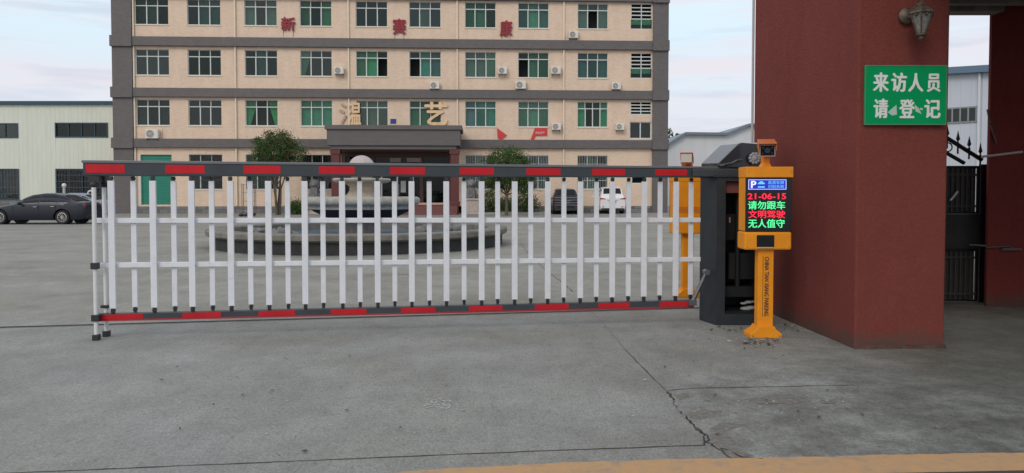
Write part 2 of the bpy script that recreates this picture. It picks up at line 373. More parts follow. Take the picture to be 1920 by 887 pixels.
# dry leaves and grit
lm = MB()
for (cx, cy, sx, sy, k) in ((1420, 642, 50, 9, 60), (1375, 618, 60, 6, 24), (1480, 618, 20, 10, 14), (1250, 690, 260, 60, 26), (500, 760, 480, 90, 34), (1500, 770, 300, 60, 12), (1340, 640, 70, 12, 16)):
    for _ in range(k):
        p = gnd(cx + random.gauss(0, sx * .5), cy + random.gauss(0, sy * .5)); a = random.uniform(0, 6.28); l = random.uniform(.012, .036) if sx < 70 else random.uniform(.009, .024); w = l * random.uniform(.3, .6)
        u = Vector((cos(a), sin(a), random.uniform(-.1, .3))) * l; v = Vector((-sin(a), cos(a), random.uniform(0, .4))) * w; c = Vector((p.x, p.y, .014))
        lm.poly([c - u, c - v, c + u, c + v], random.choice((0, 0, 0, 1)))
tag(lm.build('leaf_litter', [mat('dead_leaf', (.07, .055, .04), .9), mat('pale_leaf', (.42, .38, .30), .9)]), 'dry leaves and grit scattered over the concrete', 'litter', kind='stuff')

# ---------------------------------------------------------------- main building
BW = 0.0
pL = at(210.5, 300, 53.2); pR = at(1253, 300, 55.0)
BO = Vector((pL.x, pL.y, 0)); BD = Vector((pR.x - pL.x, pR.y - pL.y, 0)); BW = BD.length; BD.normalize()
BRZ = math.atan2(BD.y, BD.x); BN = Vector((-BD.y, BD.x, 0))       # BN points into the building
def fp(x, y, d=0):
    """photograph pixel -> (u, height) on the facade plane moved d metres to the front"""
    r = ray(x, y); o = BO - BN * d; c = Vector((0, 0, CH))
    t = (o - c).dot(BN) / r.dot(BN); p = c + r * t
    return (p - BO).dot(BD), p.z
def bw(u, d, h):
    """facade coordinates -> world"""
    p = BO + BD * u - BN * d; return Vector((p.x, p.y, h))
CREAM = tile_mat('cream_wall_tile', (.755, .58, .44), (.67, .515, .39), .24, .065, var=.06)
GREY = tile_mat('grey_wall_tile', (.135, .122, .122), (.10, .093, .092), .24, .065, var=.10)
STONE = tile_mat('plinth_stone', (.17, .17, .17), (.09, .09, .09), .6, .3, var=.3)
WHITEF = mat('white_frame', (.62, .66, .64), .45)
SILL = mat('cream_sill', (.72, .66, .55), .6)
GL = [glass_mat('green_glass', (.30, .58, .44), .55), glass_mat('grey_green_glass', (.38, .54, .47), .85), glass_mat('blue_green_glass', (.30, .52, .50), .65)]
CURT = {'g': mat('green_curtain', (.50, .74, .50), .9, var=.1), 't': mat('teal_curtain', (.34, .68, .54), .9, var=.1),
        'w': mat('pale_curtain', (.62, .55, .58), .9, var=.1), 'x': mat('grey_curtain', (.36, .38, .35), .9, var=.1), 'k': mat('dark_curtain', (.11, .105, .11), .9, var=.1)}
ROOM = mat('dim_room', (.025, .03, .027), .95)  # near-black backing: darkness of the unlit rooms put into its colour
bld = thing('office_building', 'long cream tiled office building with dark grey bands and green tinted windows', 'building', BO, BRZ)

def wall_holes(u0, u1, h0, h1, holes, y=0, dep=.25):
    us = sorted({u0, u1, *[a for q in holes for a in q[:2]]}); hs = sorted({h0, h1, *[a for q in holes for a in q[2:4]]})
    mb = MB()
    for a, b in zip(us[:-1], us[1:]):
        for c, d in zip(hs[:-1], hs[1:]):
            m1 = (a + b) / 2; m2 = (c + d) / 2
            if any(q[0] < m1 < q[1] and q[2] < m2 < q[3] for q in holes): continue
            mb.poly([(a, y, c), (b, y, c), (b, y, d), (a, y, d)])
    for q in holes:
        a, b, c, d = q[:4]
        mb.poly([(a, y, c), (a, y + dep, c), (a, y + dep, d), (a, y, d)]); mb.poly([(b, y, c), (b, y, d), (b, y + dep, d), (b, y + dep, c)])
        mb.poly([(a, y, d), (a, y + dep, d), (b, y + dep, d), (b, y, d)]); mb.poly([(a, y, c), (b, y, c), (b, y + dep, c), (a, y + dep, c)])
    return mb
cols = [(254, 317), (352, 414.5), (459, 520), (563, 622.5), (667.5, 727), (767.5, 827), (872, 930), (971.5, 1029), (1083, 1140), (1182.5, 1222)]
CU = []
for a, b in cols:
    ua = sum(fp(a, y)[0] for y in (30, 120, 220)) / 3; ub = sum(fp(b, y)[0] for y in (30, 120, 220)) / 3; CU.append((ua, ub))
ROWS = [(13.52, 15.36), (9.92, 11.76), (6.32, 8.18)]
BAND = [(15.46, 16.10), (11.97, 12.62), (8.34, 8.98), (4.73, 5.36)]
uL = fp(251, 200)[0]; uR = fp(1223, 200)[0]
holes = []
spec = {  # lower panes, left to right: d dark room, g t w x k curtains, o sash slid open
 (0, 0): 'kkd', (0, 1): 'dxx', (0, 2): 'xdx', (0, 3): 'xdx', (0, 4): 'ddd', (0, 5): 'dxd', (0, 6): 'xxk', (0, 7): 'xgx', (0, 8): 'xox',
 (1, 0): 'ddd', (1, 1): 'ddd', (1, 2): 'dxd', (1, 3): 'gdd', (1, 4): 'xto', (1, 5): 'otx', (1, 6): 'xxg', (1, 7): 'oxx', (1, 8): 'xxx',
 (2, 0): 'kkk', (2, 1): 'ddd', (2, 2): 'gdg', (2, 3): 'ggg', (2, 4): 'xxx', (2, 5): 'xxx', (2, 6): 'wtt', (2, 7): 'ttt', (2, 8): 'tdk'}
def curtain(u0, u1, h0, h1, y, tieback=0):
    mb = MB(); n = max(6, int((u1 - u0) / .045)); vs = []
    for j in range(2):
        for i in range(n + 1):
            t = i / n; uu = u0 + (u1 - u0) * t; yy = y + .03 * sin(i * 2.1) + .012 * sin(i * .9)
            if j == 0 and tieback: uu = (u0 + (u1 - u0) * t * .35) if tieback < 0 else (u1 - (u1 - u0) * (1 - t) * .35)
            vs.append((uu, yy, h0 if j == 0 else h1))
    mb.mesh(vs, [(i, i + 1, n + 2 + i, n + 1 + i) for i in range(n)]); return mb
def window(u0, u1, h0, h1, sp, gi, npane=3, bars=False, transom=.27):
    f = MB(); t = .045; y0, y1 = .09, .15
    f.box(u0, u0 + t, y0, y1, h0, h1); f.box(u1 - t, u1, y0, y1, h0, h1)
    f.box(u0 + t, u1 - t, y0, y1, h0, h0 + t); f.box(u0 + t, u1 - t, y0, y1, h1 - t, h1)
    ht = h1 - (h1 - h0) * transom; f.box(u0 + t, u1 - t, y0 + .002, y1 - .002, ht - .032, ht + .032)
    w = (u1 - u0) / npane
    for i in range(1, npane):
        uu = u0 + w * i; o = random.uniform(-.03, .03)
        f.box(uu - .025, uu + .025, y0 + .004, y1 - .004, ht + .033, h1 - t - .001); f.box(uu - .036 + o, uu + .036 + o, y0 + .004, y1 - .004, h0 + t + .001, ht - .033)
    wob = f.build('window', WHITEF, bld)
    p = MB()
    for i in range(npane):
        a = u0 + w * i + .03; b = u0 + w * (i + 1) - .03
        p.poly([(a, .12, ht + .03), (b, .12, ht + .03), (b, .12, h1 - .03), (a, .12, h1 - .03)])
        if sp[i % 3] != 'o': tl = random.uniform(-.006, .006); p.poly([(a, .12 + tl, h0 + .03), (b, .12 - tl, h0 + .03), (b, .12 - tl, ht - .03), (a, .12 + tl, ht - .03)])
    p.build('pane', GL[gi], wob)
    for i in range(npane):
        k = sp[i % 3]
        if k in CURT:
            tb = 0
            if sp in ('gdg', 'gdd'): tb = -1 if i == 0 else 1
            curtain(u0 + w * i - .02, u0 + w * (i + 1) + .02, h0 + .02, h1 - .05, .32, tb).build('curtain', CURT[k], wob, smooth=True)
    MB().box(u0 - .04, u1 + .04, -.045, .085, h0 - .07, h0 - .002).build('sill', SILL, wob)
    if bars:
        bm = MB(); n = int((u1 - u0) / .12)
        for i in range(n + 1):
            uu = u0 + .03 + (u1 - u0 - .06) * i / n; bm.tube((uu, -.02, h0 + .03), (uu, -.02, h1 - .02), .010, n=6)
        for k in range(5):
            hh = h0 + .06 + (h1 - h0 - .1) * k / 4; bm.box(u0 + .01, u1 - .01, -.035, -.031, hh - .016, hh + .016)
        bm.build('window_bars', bars, wob)
    return wob
for r, (h0, h1) in enumerate(ROWS):
    for c in range(9):
        u0, u1 = CU[c]; holes.append((u0, u1, h0, h1))
        window(u0, u1, h0, h1, spec[(r, c)], (r + c * 2) % 3, npane=4 if (r, c) == (2, 8) else 3)
# staircase windows with white louvres
u0, u1 = CU[9]
LOUV = []
for r, (h0, h1) in enumerate(ROWS):
    hs = h1 - 1.13 if r < 2 else h1 - .95
    if r < 2: holes.append((u0, u1, h0, h1))
    else: holes.append((u0, u1, hs, h1)); holes.append((u0 - .05, u1, 5.48, 6.72))
    f = MB(); t = .05
    f.box(u0, u0 + t, .03, .13, hs, h1); f.box(u1 - t, u1, .03, .13, hs, h1); f.box((u0 + u1) / 2 - .03, (u0 + u1) / 2 + .03, .032, .128, hs + .001, h1 - .001)
    n = 5
    for k in range(n):
        hh = hs + (h1 - hs) * k / (n - .9); f.box(u0 + t, u1 - t, .026, .10, hh, hh + .075)
    lo = f.build('louvre_window', WHITEF, bld)
    if r < 2:
        p = MB().poly([(u0, .12, h0), (u1, .12, h0), (u1, .12, hs), (u0, .12, hs)]); p.build('pane', GL[0], lo)
        curtain(u0 + .05, u1 - .05, h0 + .38, hs, .22).build('curtain', mat('mint_blind', (.62, .85, .72), .9), lo)
        MB().box(u0 + .001, u1 - .001, .05, .11, h0, h0 + .05).box((u0 + u1) / 2 - .025, (u0 + u1) / 2 + .025, .05, .11, h0 + .051, hs - .001).build('frame', WHITEF, lo)
    else:
        a, b, c, d = u0 - .05, u1, 5.48, 6.72
        f = MB(); f.box(a, a + .06, .08, .14, c, d); f.box(b - .06, b, .08, .14, c, d); f.box(a + .061, b - .061, .08, .14, c, c + .06); f.box(a + .061, b - .061, .08, .14, d - .06, d); f.box((a + b) / 2 - .04, (a + b) / 2 + .04, .082, .138, c + .061, d - .061)
        w2 = f.build('window', WHITEF, bld); MB().poly([(a, .11, c), (b, .11, c), (b, .11, d), (a, .11, d)]).build('pane', GL[1], w2)
# ground floor
G0, G1 = 1.72, 4.24
gcols = [(1, 'kkd'), (2, 'xkd'), (3, 'ddd'), (6, 'dxd'), (7, 'ddx'), (8, 'dxd')]
BARD = mat('dark_bars', (.07, .075, .08), .6); BARW = mat('pale_bars', (.5, .52, .5), .5)
for c, s in gcols:
    u0, u1 = CU[c]; holes.append((u0, u1, G0, G1)); window(u0, u1, G0, G1, s, (c + 1) % 3, bars=BARD if c < 4 else BARW, transom=.3)
us, uu_ = CU[9]; holes.append((us + .1, uu_ - .3, 2.15, 3.0))
f = MB().box(us + .1, uu_ - .3, .05, .1, 2.15, 2.21).box(us + .1, uu_ - .3, .05, .1, 2.94, 3.0).box(us + .1, us + .16, .05, .1, 2.211, 2.939).box(uu_ - .36, uu_ - .3, .05, .1, 2.211, 2.939)
w3 = f.build('window', WHITEF, bld); MB().poly([(us + .1, .08, 2.15), (uu_ - .3, .08, 2.15), (uu_ - .3, .08, 3), (us + .1, .08, 3)]).build('pane', GL[2], w3)
# green roller door at the left end
d0 = fp(264, 320)[0]; d1 = fp(322, 320)[0]; dh = fp(290, 290)[1]; dl = .62
holes.append((d0, d1, dl, dh))
mb = MB(); n = 22
for i in range(n):
    a = dl + (dh - dl) * i / n; b = dl + (dh - dl) * (i + 1) / n; mb.poly([(d0, .12, a), (d1, .12, a), (d1, .113, (a + b) / 2), (d0, .113, (a + b) / 2)]); mb.poly([(d0, .113, (a + b) / 2), (d1, .113, (a + b) / 2), (d1, .12, b), (d0, .12, b)])
dr = mb.build('roller_door', mat('green_door', (.012, .20, .14), .6, var=.08), bld)
MB().box(d0 - .09, d0 - .005, -.03, .02, dl, dh).build('door_frame', WHITEF, dr)
# entrance opening
e0 = fp(640, 330)[0]; e1 = fp(848, 330)[0]
holes.append((e0, e1, .75, 4.55))
wall_holes(uL, uR, .5, BAND[0][0] + .3, holes).build('wall', CREAM, bld)
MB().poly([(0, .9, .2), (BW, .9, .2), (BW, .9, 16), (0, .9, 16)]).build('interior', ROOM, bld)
mb = MB(); mb.box(.02, BW - .02, 1.0, 14, 0, 16.3); mb.build('building_core', CREAM, bld)
b_ = MB()
for i, (a, b) in enumerate(BAND): b_.box(0.16, BW - .1, -.28, 0.89, a, b)
b_.build('grey_band', GREY, bld, bevel=.02)
b_ = MB(); b2_ = MB()
for a, b in ((BAND[1][1], BAND[0][0]), (BAND[2][1], BAND[1][0]), (BAND[3][1], BAND[2][0]), (0, BAND[3][0])):
    b_.box(.18, uL, -.2, .88, a + .001, b - .001); b2_.box(uR, BW - .08, -.2, .88, a + .001, b - .001)
for a, b in BAND: b_.box(.10, uL + .04, -.36, .91, a - .06, b + .05); b2_.box(uR - .04, BW - .04, -.36, .91, a - .06, b + .05)
b_.build('corner_column', GREY, bld); b2_.build('corner_column', GREY, bld)
MB().box(uL, uR, -.06, .0, BAND[0][1], BAND[0][1] + .9).build('parapet', CREAM, bld)
for a, b in ((uL, fp(612, 330)[0]), (fp(866, 330)[0], uR)): MB().box(a, b, -.07, .02, 0, .5).build('plinth', STONE, bld)
# downpipes
for x in (250.5, 440.5, 652.5, 856, 1055.5):
    u = fp(x, 130)[0]; mb = MB()
    for a, b in ((BAND[1][1], BAND[0][0]), (BAND[2][1], BAND[1][0]), (BAND[3][1], BAND[2][0]), (.55, BAND[3][0])):
        if x == 652.5 and a < 1: continue
        mb.tube((u + .06, -.09, a + .01), (u + .06, -.09, b - .01), .062, n=10)
    mb.build('downpipe', mat('cream_pipe', (.80, .70, .56), .5, var=.05), bld, smooth=True)

# porch
PD = 4.0
c0 = fp(612.5, 250, PD)[0]; c1 = fp(862.5, 250, PD)[0]
GP = mat('porch_stone', (.125, .115, .115), .7, var=.12, vscale=2, stretch=(.5, 1, 3))
RG = mat('red_granite', (.12, .028, .026), .4, var=.3, vscale=30)
mb = MB(); mb.box(c0, c1, -PD, -.29, 4.68, 5.74); mb.box(c0 - .12, c1 + .14, -PD - .12, -.285, 5.745, 6.04); mb.box(c0 + .25, c1 - .25, -PD + .15, -.295, 4.42, 4.678)
can = mb.build('porch_canopy', GP, bld, bevel=.015)
for x in (630, 852.5):
    u = fp(x, 300, PD - .5)[0]; cm = MB(); cm.box(u - .28, u + .28, -PD + .25, -PD + .8, .65, 4.42); cm.box(u - .36, u + .36, -PD + .17, -PD + .88, .6, .9); cm.box(u - .34, u + .34, -PD + .19, -PD + .86, 4.1, 4.418)
    cm.build('porch_column', RG, bld, bevel=.02)
st = MB()
for i in range(4): st.box(c0 + .2 - .0 * i, c1 - .2, -PD - .9 + .32 * i, -PD - .58 + .32 * i if i < 3 else .0, 0 if i == 0 else .0, .15 * (i + 1))
st.build('entrance_steps', mat('step_granite', (.17, .065, .06), .6, var=.25, vscale=18, stretch=(1, 1, 4)), bld)
dm = mat('maroon_wood', (.085, .028, .022), .35, var=.3, vscale=8, stretch=(4, 1, 1))
mb = MB()
for u in (e0 + .15, e0 + (e1 - e0) * .28, e0 + (e1 - e0) * .72, e1 - .15): mb.box(u - .14, u + .14, .1, .4, .62, 4.5)
mb.box(e0, e1, .12, .42, 3.2, 3.55); mb.box(e0, e1, .11, .43, 4.1, 4.54)
fr = mb.build('entrance_frame', dm, bld, bevel=.01)
mb = MB().poly([(e0, .3, .62), (e1, .3, .62), (e1, .3, 4.5), (e0, .3, 4.5)]); mb.build('entrance_glass', glass_mat('dark_glass', (.10, .13, .12), .35), fr)
mb = MB()
ec = (e0 + e1) / 2
for u in (ec - 1.15, ec, ec + 1.15): mb.box(u - .05, u + .05, .2, .27, .62, 3.19)
mb.box(ec - 1.2, ec + 1.2, .2, .27, .605, .68)
for u in (ec - .12, ec + .12): mb.tube((u, .12, 1.3), (u, .12, 2.1), .022)
mb.build('entrance_door', mat('steel', (.5, .5, .5), .3, metal=.9), bld)
pp = MB(); pp.box(ec + .25, ec + .62, .17, .185, 1.5, 2.35); pp.build('painted_door_reflection', mat('pale_reflection', (.55, .62, .56), .8), bld)  # pale panel standing in for a bright reflection on the door glass
for x0_, x1_ in ((731, 752), (763, 789)):
    a = fp(x0_, 296, -.05); b = fp(x1_, 304, -.05); MB().box(a[0], b[0], .04, .10, b[1], a[1]).build('transom_panel', mat('pale_panel', (.42, .36, .33), .6), bld)
# house number plate
a = fp(732, 223); b = fp(743, 232)
MB().box(a[0], b[0], -.03, 0, b[1], a[1]).build('number_plate', mat('blue_enamel', (.02, .05, .22), .4), bld)

# ---------------------------------------------------------------- letters on the facade
REDL = mat('faded_red_letter', (.33, .022, .035), .7, c2=(.22, .04, .05), vscale=5)
GOLDL = mat('gold_letter', (.88, .62, .36), .30, metal=.35, c2=(.62, .42, .24), vscale=3.5)
OLD = mat('peeled_letter', (.40, .28, .17), .6, c2=(.62, .47, .30), vscale=9)
PIN = mat('rust_streak', (.20, .10, .07), .9)
def letter(ch, x0, x1, y0, y1, m, label, grp, skew=0, off=.02, name='wall_character'):
    u0, h1 = fp(x0, y0); u1, h0 = fp(x1, y1)
    o = text_mb(ch, u1 - u0, h1 - h0, .06, off, skew).build(name, m, loc=bw(u0, .06, h0), rz=BRZ)
    tag(o, label, 'sign letter', grp)
    return o, u0, u1, h0, h1
for ch, x0, x1, y0, y1, lab in (('新', 528, 554, 33, 58, 'red 新 character, leftmost of the three on the top storey wall'),
                               ('赛', 737, 761, 36, 64, 'red 赛 character, middle of the three on the top storey wall'),
                               ('康', 938, 960, 39, 68, 'red 康 character, rightmost of the three on the top storey wall')):
    o, u0, u1, h0, h1 = letter(ch, x0, x1, y0, y1, REDL, lab, 'red characters on the office wall', off=.035)
    m = MB()
    for u in (u0 + .12, u1 - .15):
        m.box(u - .015, u + .015, -.012, -.003, h0 - .42, h0 + .05)
    m.v = [(x - u0, y + .06, z - h0) for x, y, z in m.v]
    m.build('rust_streak', PIN, o)
letter('温', 652, 677, 192, 234, GOLDL, 'gold character with a water radical above the porch, worn and peeling', 'gold characters above the porch', off=.02)
mold = letter('氵', 637, 650, 194, 232, OLD, 'faint brown remnant strokes left of the gold character above the porch', 'gold characters above the porch', off=.02)
letter('艺', 797, 838, 192, 234, GOLDL, 'bright gold 艺 character above the right part of the porch', 'gold characters above the porch', off=.035)

BAN = mat('red_banner', (.62, .05, .05), .6, var=.1)
def banner(pts, label, txt=False):
    P2 = [fp(*p) for p in pts]; u0, h0 = P2[0]
    o = MB().prism([(u - u0, h - h0) for u, h in P2], 'y', -.05, -.03).build('torn_banner', BAN, loc=bw(u0, 0, h0), rz=BRZ)
    tag(o, label, 'banner', 'torn red banners on the office wall')
    if txt:
        a = fp(1004, 251); b = fp(1021, 247); text_m = text_mb('安全生产', b[0] - a[0], b[1] - a[1], .01, .01)
        moved(text_m, a[0] - u0, -.052, a[1] - h0).build('banner_text', mat('white_letters', (.75, .72, .7), .6), o)
banner([(932, 240), (951, 254), (940, 263), (933, 259)], 'small torn red banner scrap with pointed tip, left of the two on the cream wall')
banner([(1003, 240), (1026, 240), (1026, 255), (1005, 255), (1001, 262), (995, 261)], 'red banner scrap with white writing, right of the two on the cream wall', True)

# ---------------------------------------------------------------- air conditioners
ACW = mat('ac_case', (.70, .68, .63), .5, var=.06, vscale=5); ACG = mat('ac_grille', (.16, .16, .16), .6); ACB = mat('ac_bracket', (.20, .16, .13), .7, metal=.3)
def make_ac():
    t = thing('air_conditioner', 'air conditioner unit', 'air conditioner', group='air conditioner units on the office wall')
    MB().box(-.4, .4, -.42, -.10, 0, .6).build('case', ACW, t, bevel=.03)
    m = MB().lathe([(.001, 0), (.225, 0), (.225, .006), (.001, .006)], 24, (-.09, -.43, .30), axis='y'); gr = m.build('fan_grille', ACG, t)
    m = MB()
    for r in (.07, .13, .19, .235): m.lathe([(r, 0), (r + .012, 0), (r + .012, .012), (r, .012), (r, 0)], 24, (-.09, -.444, .30), axis='y')
    for i in range(6): a = pi * i / 6; m.tube((-.09 - .23 * cos(a), -.438, .3 - .23 * sin(a)), (-.09 + .23 * cos(a), -.438, .3 + .23 * sin(a)), .006, n=5)
    m.build('guard', ACW, gr)
    for x in (-.3, .3): MB().box(x - .02, x + .02, -.42, 0, -.04, -.001).tube((x, -.38, -.04), (x, -.01, -.3), .014, n=6).build('bracket', ACB, t)
    MB().path([(.36, -.2, .12), (.5, -.1, .1), (.52, -.03, .5), (.5, .02, .8)], .018).build('pipe', mat('ac_pipe', (.6, .57, .5), .7), t)
    return t
acs = [(286, 260, 1.12, 'large pale air conditioner low at the far left of the office wall, under a window'),
       (636, 139, .84, 'air conditioner beside the fourth window of the third storey, left of a downpipe'),
       (815, 167, .86, 'air conditioner standing on the grey band beneath the sixth window of the third storey'),
       (942, 139, .84, 'air conditioner right of the seventh third-storey window, level with its sill'),
       (976, 167, .96, 'air conditioner standing on the grey band below and left of the eighth third-storey window'),
       (1042, 139, .88, 'air conditioner right of the eighth third-storey window, against a downpipe'),
       (1075, 72, .86, 'air conditioner on the top storey, lower left of the window with an open sash'),
       (1155, 168, .84, 'air conditioner standing on the grey band right of the ninth third-storey window'),
       (1043, 244, .84, 'air conditioner right of the red banner scrap, beside a downpipe on the second storey'),
       (1162, 244, .80, 'air conditioner on the second storey beside the small square dark window')]
ac0 = make_ac()
for i, (x, y, s, lab) in enumerate(acs):
    o = ac0 if i == 0 else dup(ac0)
    u, h = fp(x, y, .25); o.location = bw(u, 0, h); o.rotation_euler = (0, 0, BRZ); o.scale = (s, 1, s); o['label'] = lab

# ---------------------------------------------------------------- warehouses
def corrug(u0, u1, h0, h1f, holes, y=0, pitch=.35, dep=.016):
    """corrugated sheet wall with holes; h1f(u) is the height of its top edge"""
    us = []; u = u0
    while u < u1: us += [u, u + pitch * .7, u + pitch * .8]; u += pitch
    us.append(u1); us = sorted({round(v, 4) for v in us + [q for hh in holes for q in hh[:2]] if u0 <= v <= u1})
    def yo(v):
        t = ((v - u0) / pitch) % 1; return y if t < .72 or t > .98 else y - dep
    mb = MB()
    for a, b in zip(us[:-1], us[1:]):
        m1 = (a + b) / 2; cuts = sorted({h0, *[q for hh in holes if hh[0] < m1 < hh[1] for q in hh[2:4]]})
        segs = list(zip(cuts, cuts[1:] + [None]))
        for c, d in segs:
            if d is not None and any(hh[0] < m1 < hh[1] and hh[2] <= (c + d) / 2 <= hh[3] for hh in holes): continue
            mb.poly([(a, yo(a), c), (b, yo(b), c), (b, yo(b), d if d is not None else h1f(b)), (a, yo(a), d if d is not None else h1f(a))])
    return mb
WZ = 56.5
wl = at(-420, 300, WZ); wr_ = at(219, 300, WZ)
wh = thing('warehouse', 'pale corrugated metal warehouse with blue roof edge beside the office building', 'warehouse', (wl.x, WZ, 0))
def wp(x, y): p = at(x, y, WZ); return p.x - wl.x, p.z
SHEET = mat('pale_green_sheet', (.66, .69, .60), .5, var=.06, vscale=1, stretch=(2, 1, .3))
BLUEF = mat('blue_trim', (.018, .065, .10), .5)
W = wr_.x - wl.x; hs = []; topH = wp(0, 196)[1]
for (a, b, c, d) in ((-150, -66, 230, 259), (-66 + 0, 35, 231, 259), (103, 203, 230, 258), (-60, 37, 317, 380), (105, 205, 317, 380), (-200, -110, 317, 380)):
    u0, h1 = wp(a, c); u1, h0 = wp(b, d); hs.append([u0, u1, max(h0, .95), h1])
corrug(0, W, .8, lambda u: topH, hs).build('wall', SHEET, wh)
MB().box(-.2, W, .2, 20, topH - .5, topH + .02).build('roof', mat('blue_grey_roof', (.12, .17, .22), .5), wh)
MB().box(-.2, W + .02, -.22, .1, topH - .02, wp(0, 190)[1]).build('roof_edge', BLUEF, wh)
MB().box(-.1, W, -.09, .1, 0, .95 - .02).build('plinth', STONE, wh)
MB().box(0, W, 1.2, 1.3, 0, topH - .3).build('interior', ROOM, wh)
MB().box(W - .35, W - .03, .04, 1.25, .95, topH - .4).build('side_wall', SHEET, wh)
for u0, u1, h0, h1 in hs:
    f = MB(); t = .09
    f.box(u0, u0 + t, -.05, .1, h0, h1); f.box(u1 - t, u1, -.05, .1, h0, h1); f.box(u0 + t, u1 - t, -.05, .1, h0, h0 + t); f.box(u0 + t, u1 - t, -.05, .1, h1 - t, h1)
    n = max(3, int((u1 - u0) / 1.0))
    for i in range(1, n): q = u0 + (u1 - u0) * i / n; f.box(q - .03, q + .03, -.02, .06, h0 + t, h1 - t)
    wo_ = f.build('window', BLUEF, wh)
    MB().poly([(u0, .05, h0), (u1, .05, h0), (u1, .05, h1), (u0, .05, h1)]).build('pane', GL[2], wo_)
    if h1 < 4.5:
        bm = MB(); k = int((u1 - u0) / .22)
        for i in range(k + 1): q = u0 + (u1 - u0) * i / k; bm.tube((q, -.09, h0), (q, -.09, h1), .014, n=5)
        for i in range(6): q = h0 + (h1 - h0) * i / 5; bm.box(u0, u1, -.11, -.105, q - .02, q + .02)
        bm.build('window_bars', BARD, wo_)
# far warehouse seen between the office block and the gate pillar
FZ = 82.0; fl = at(1235, 300, FZ)
fw = thing('far_warehouse', 'distant white gabled warehouse beyond the barrier gate motor box', 'warehouse', (fl.x, FZ, 0))
def fq(x, y): p = at(x, y, FZ); return p.x - fl.x, p.z
WHT = mat('white_sheet', (.60, .63, .66), .5, var=.06, vscale=.5, stretch=(3, 1, .3))
pts = [fq(1235, 284), fq(1284, 253), fq(1362, 254), fq(1402, 237), fq(1470, 237), fq(1560, 262), fq(1560, 395)]
pts = [(pts[0][0], 0)] + pts[:-1] + [(pts[-1][0], 0)]
MB().prism(pts, 'y', 0, 25).build('wall', WHT, fw)
top = pts[1:-1]; m = MB()
for a, b in zip(top[:-1], top[1:]):
    m.mesh([(a[0], -.5, a[1]), (b[0], -.5, b[1]), (b[0], 25.4, b[1]), (a[0], 25.4, a[1]), (a[0], -.5, a[1] + .28), (b[0], -.5, b[1] + .28), (b[0], 25.4, b[1] + .28), (a[0], 25.4, a[1] + .28)],
           [(0, 1, 2, 3), (4, 5, 6, 7), (0, 1, 5, 4), (3, 2, 6, 7), (0, 3, 7, 4), (1, 2, 6, 5)])
m.build('roof', mat('roof_trim', (.16, .20, .24), .5), fw)
a = fq(1353, 254); b = fq(1382, 243)
MB().prism([(a[0], a[1] - 1), (a[0], a[1] + .5), fq(1361, 242.5), fq(1384, 243.5), (b[0], a[1] - 1)], 'y', 4, 8).build('roof_vent', mat('vent', (.42, .38, .42), .6), fw)
# warehouse behind the side gate, standing at an angle
rw = thing('gate_side_warehouse', 'white building with a strip window and blue eave behind the iron side gate', 'building', (14.0, 25.5, 0), R(-42))
def rq(x, y):
    r = ray(x, y); d = Vector((cos(R(-42)), sin(R(-42)), 0)); nn_ = Vector((-d.y, d.x, 0)); c = Vector((0, 0, CH)); o = Vector((14.0, 25.5, 0))
    t = (o - c).dot(nn_) / r.dot(nn_); p = c + r * t; return (p - o).dot(d), p.z
t0 = rq(1780, 140); t1 = rq(1855, 136); sl_ = (t1[1] - t0[1]) / (t1[0] - t0[0])
h_at = lambda u: t0[1] + sl_ * (u - t0[0])
u0, h1 = rq(1770, 206); u1, _ = rq(1833, 196); _, h0 = rq(1800, 231); _, h1 = rq(1800, 201)
corrug(-3.5, 9, .0, h_at, [(u0, u1, h0, h1)], pitch=.3, dep=.012).build('wall', mat('white_sheet_near', (.50, .54, .60), .5, var=.05, vscale=.6), rw)
MB().mesh([(-3.7, -.25, h_at(-3.7)), (9, -.25, h_at(9)), (9, 8, h_at(9)), (-3.7, 8, h_at(-3.7)), (-3.7, -.25, h_at(-3.7) + .22), (9, -.25, h_at(9) + .22), (9, 8, h_at(9) + .22), (-3.7, 8, h_at(-3.7) + .22)],
          [(0, 1, 2, 3), (4, 5, 6, 7), (0, 1, 5, 4), (3, 2, 6, 7), (0, 3, 7, 4), (1, 2, 6, 5)]).build('roof', mat('blue_eave', (.10, .17, .24), .5), rw)
f = MB(); t = .05
f.box(u0, u1, -.04, .06, h0, h0 + t); f.box(u0, u1, -.04, .06, h1 - t, h1)
for i in range(5): q = u0 + (u1 - u0 - t) * i / 4; f.box(q, q + t, -.045, .055, h0 + t, h1 - t)
wq = f.build('window', mat('grey_frame', (.22, .24, .25), .5), rw)
MB().poly([(u0, .03, h0), (u1, .03, h0), (u1, .03, h1), (u0, .03, h1)]).build('pane', GL[1], wq)
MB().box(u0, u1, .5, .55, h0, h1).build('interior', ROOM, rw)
MB().tube((u1 + .05, -.06, 0), (u1 + .05, -.06, h_at(u1) - .02), .045).build('downpipe', WHT, rw)

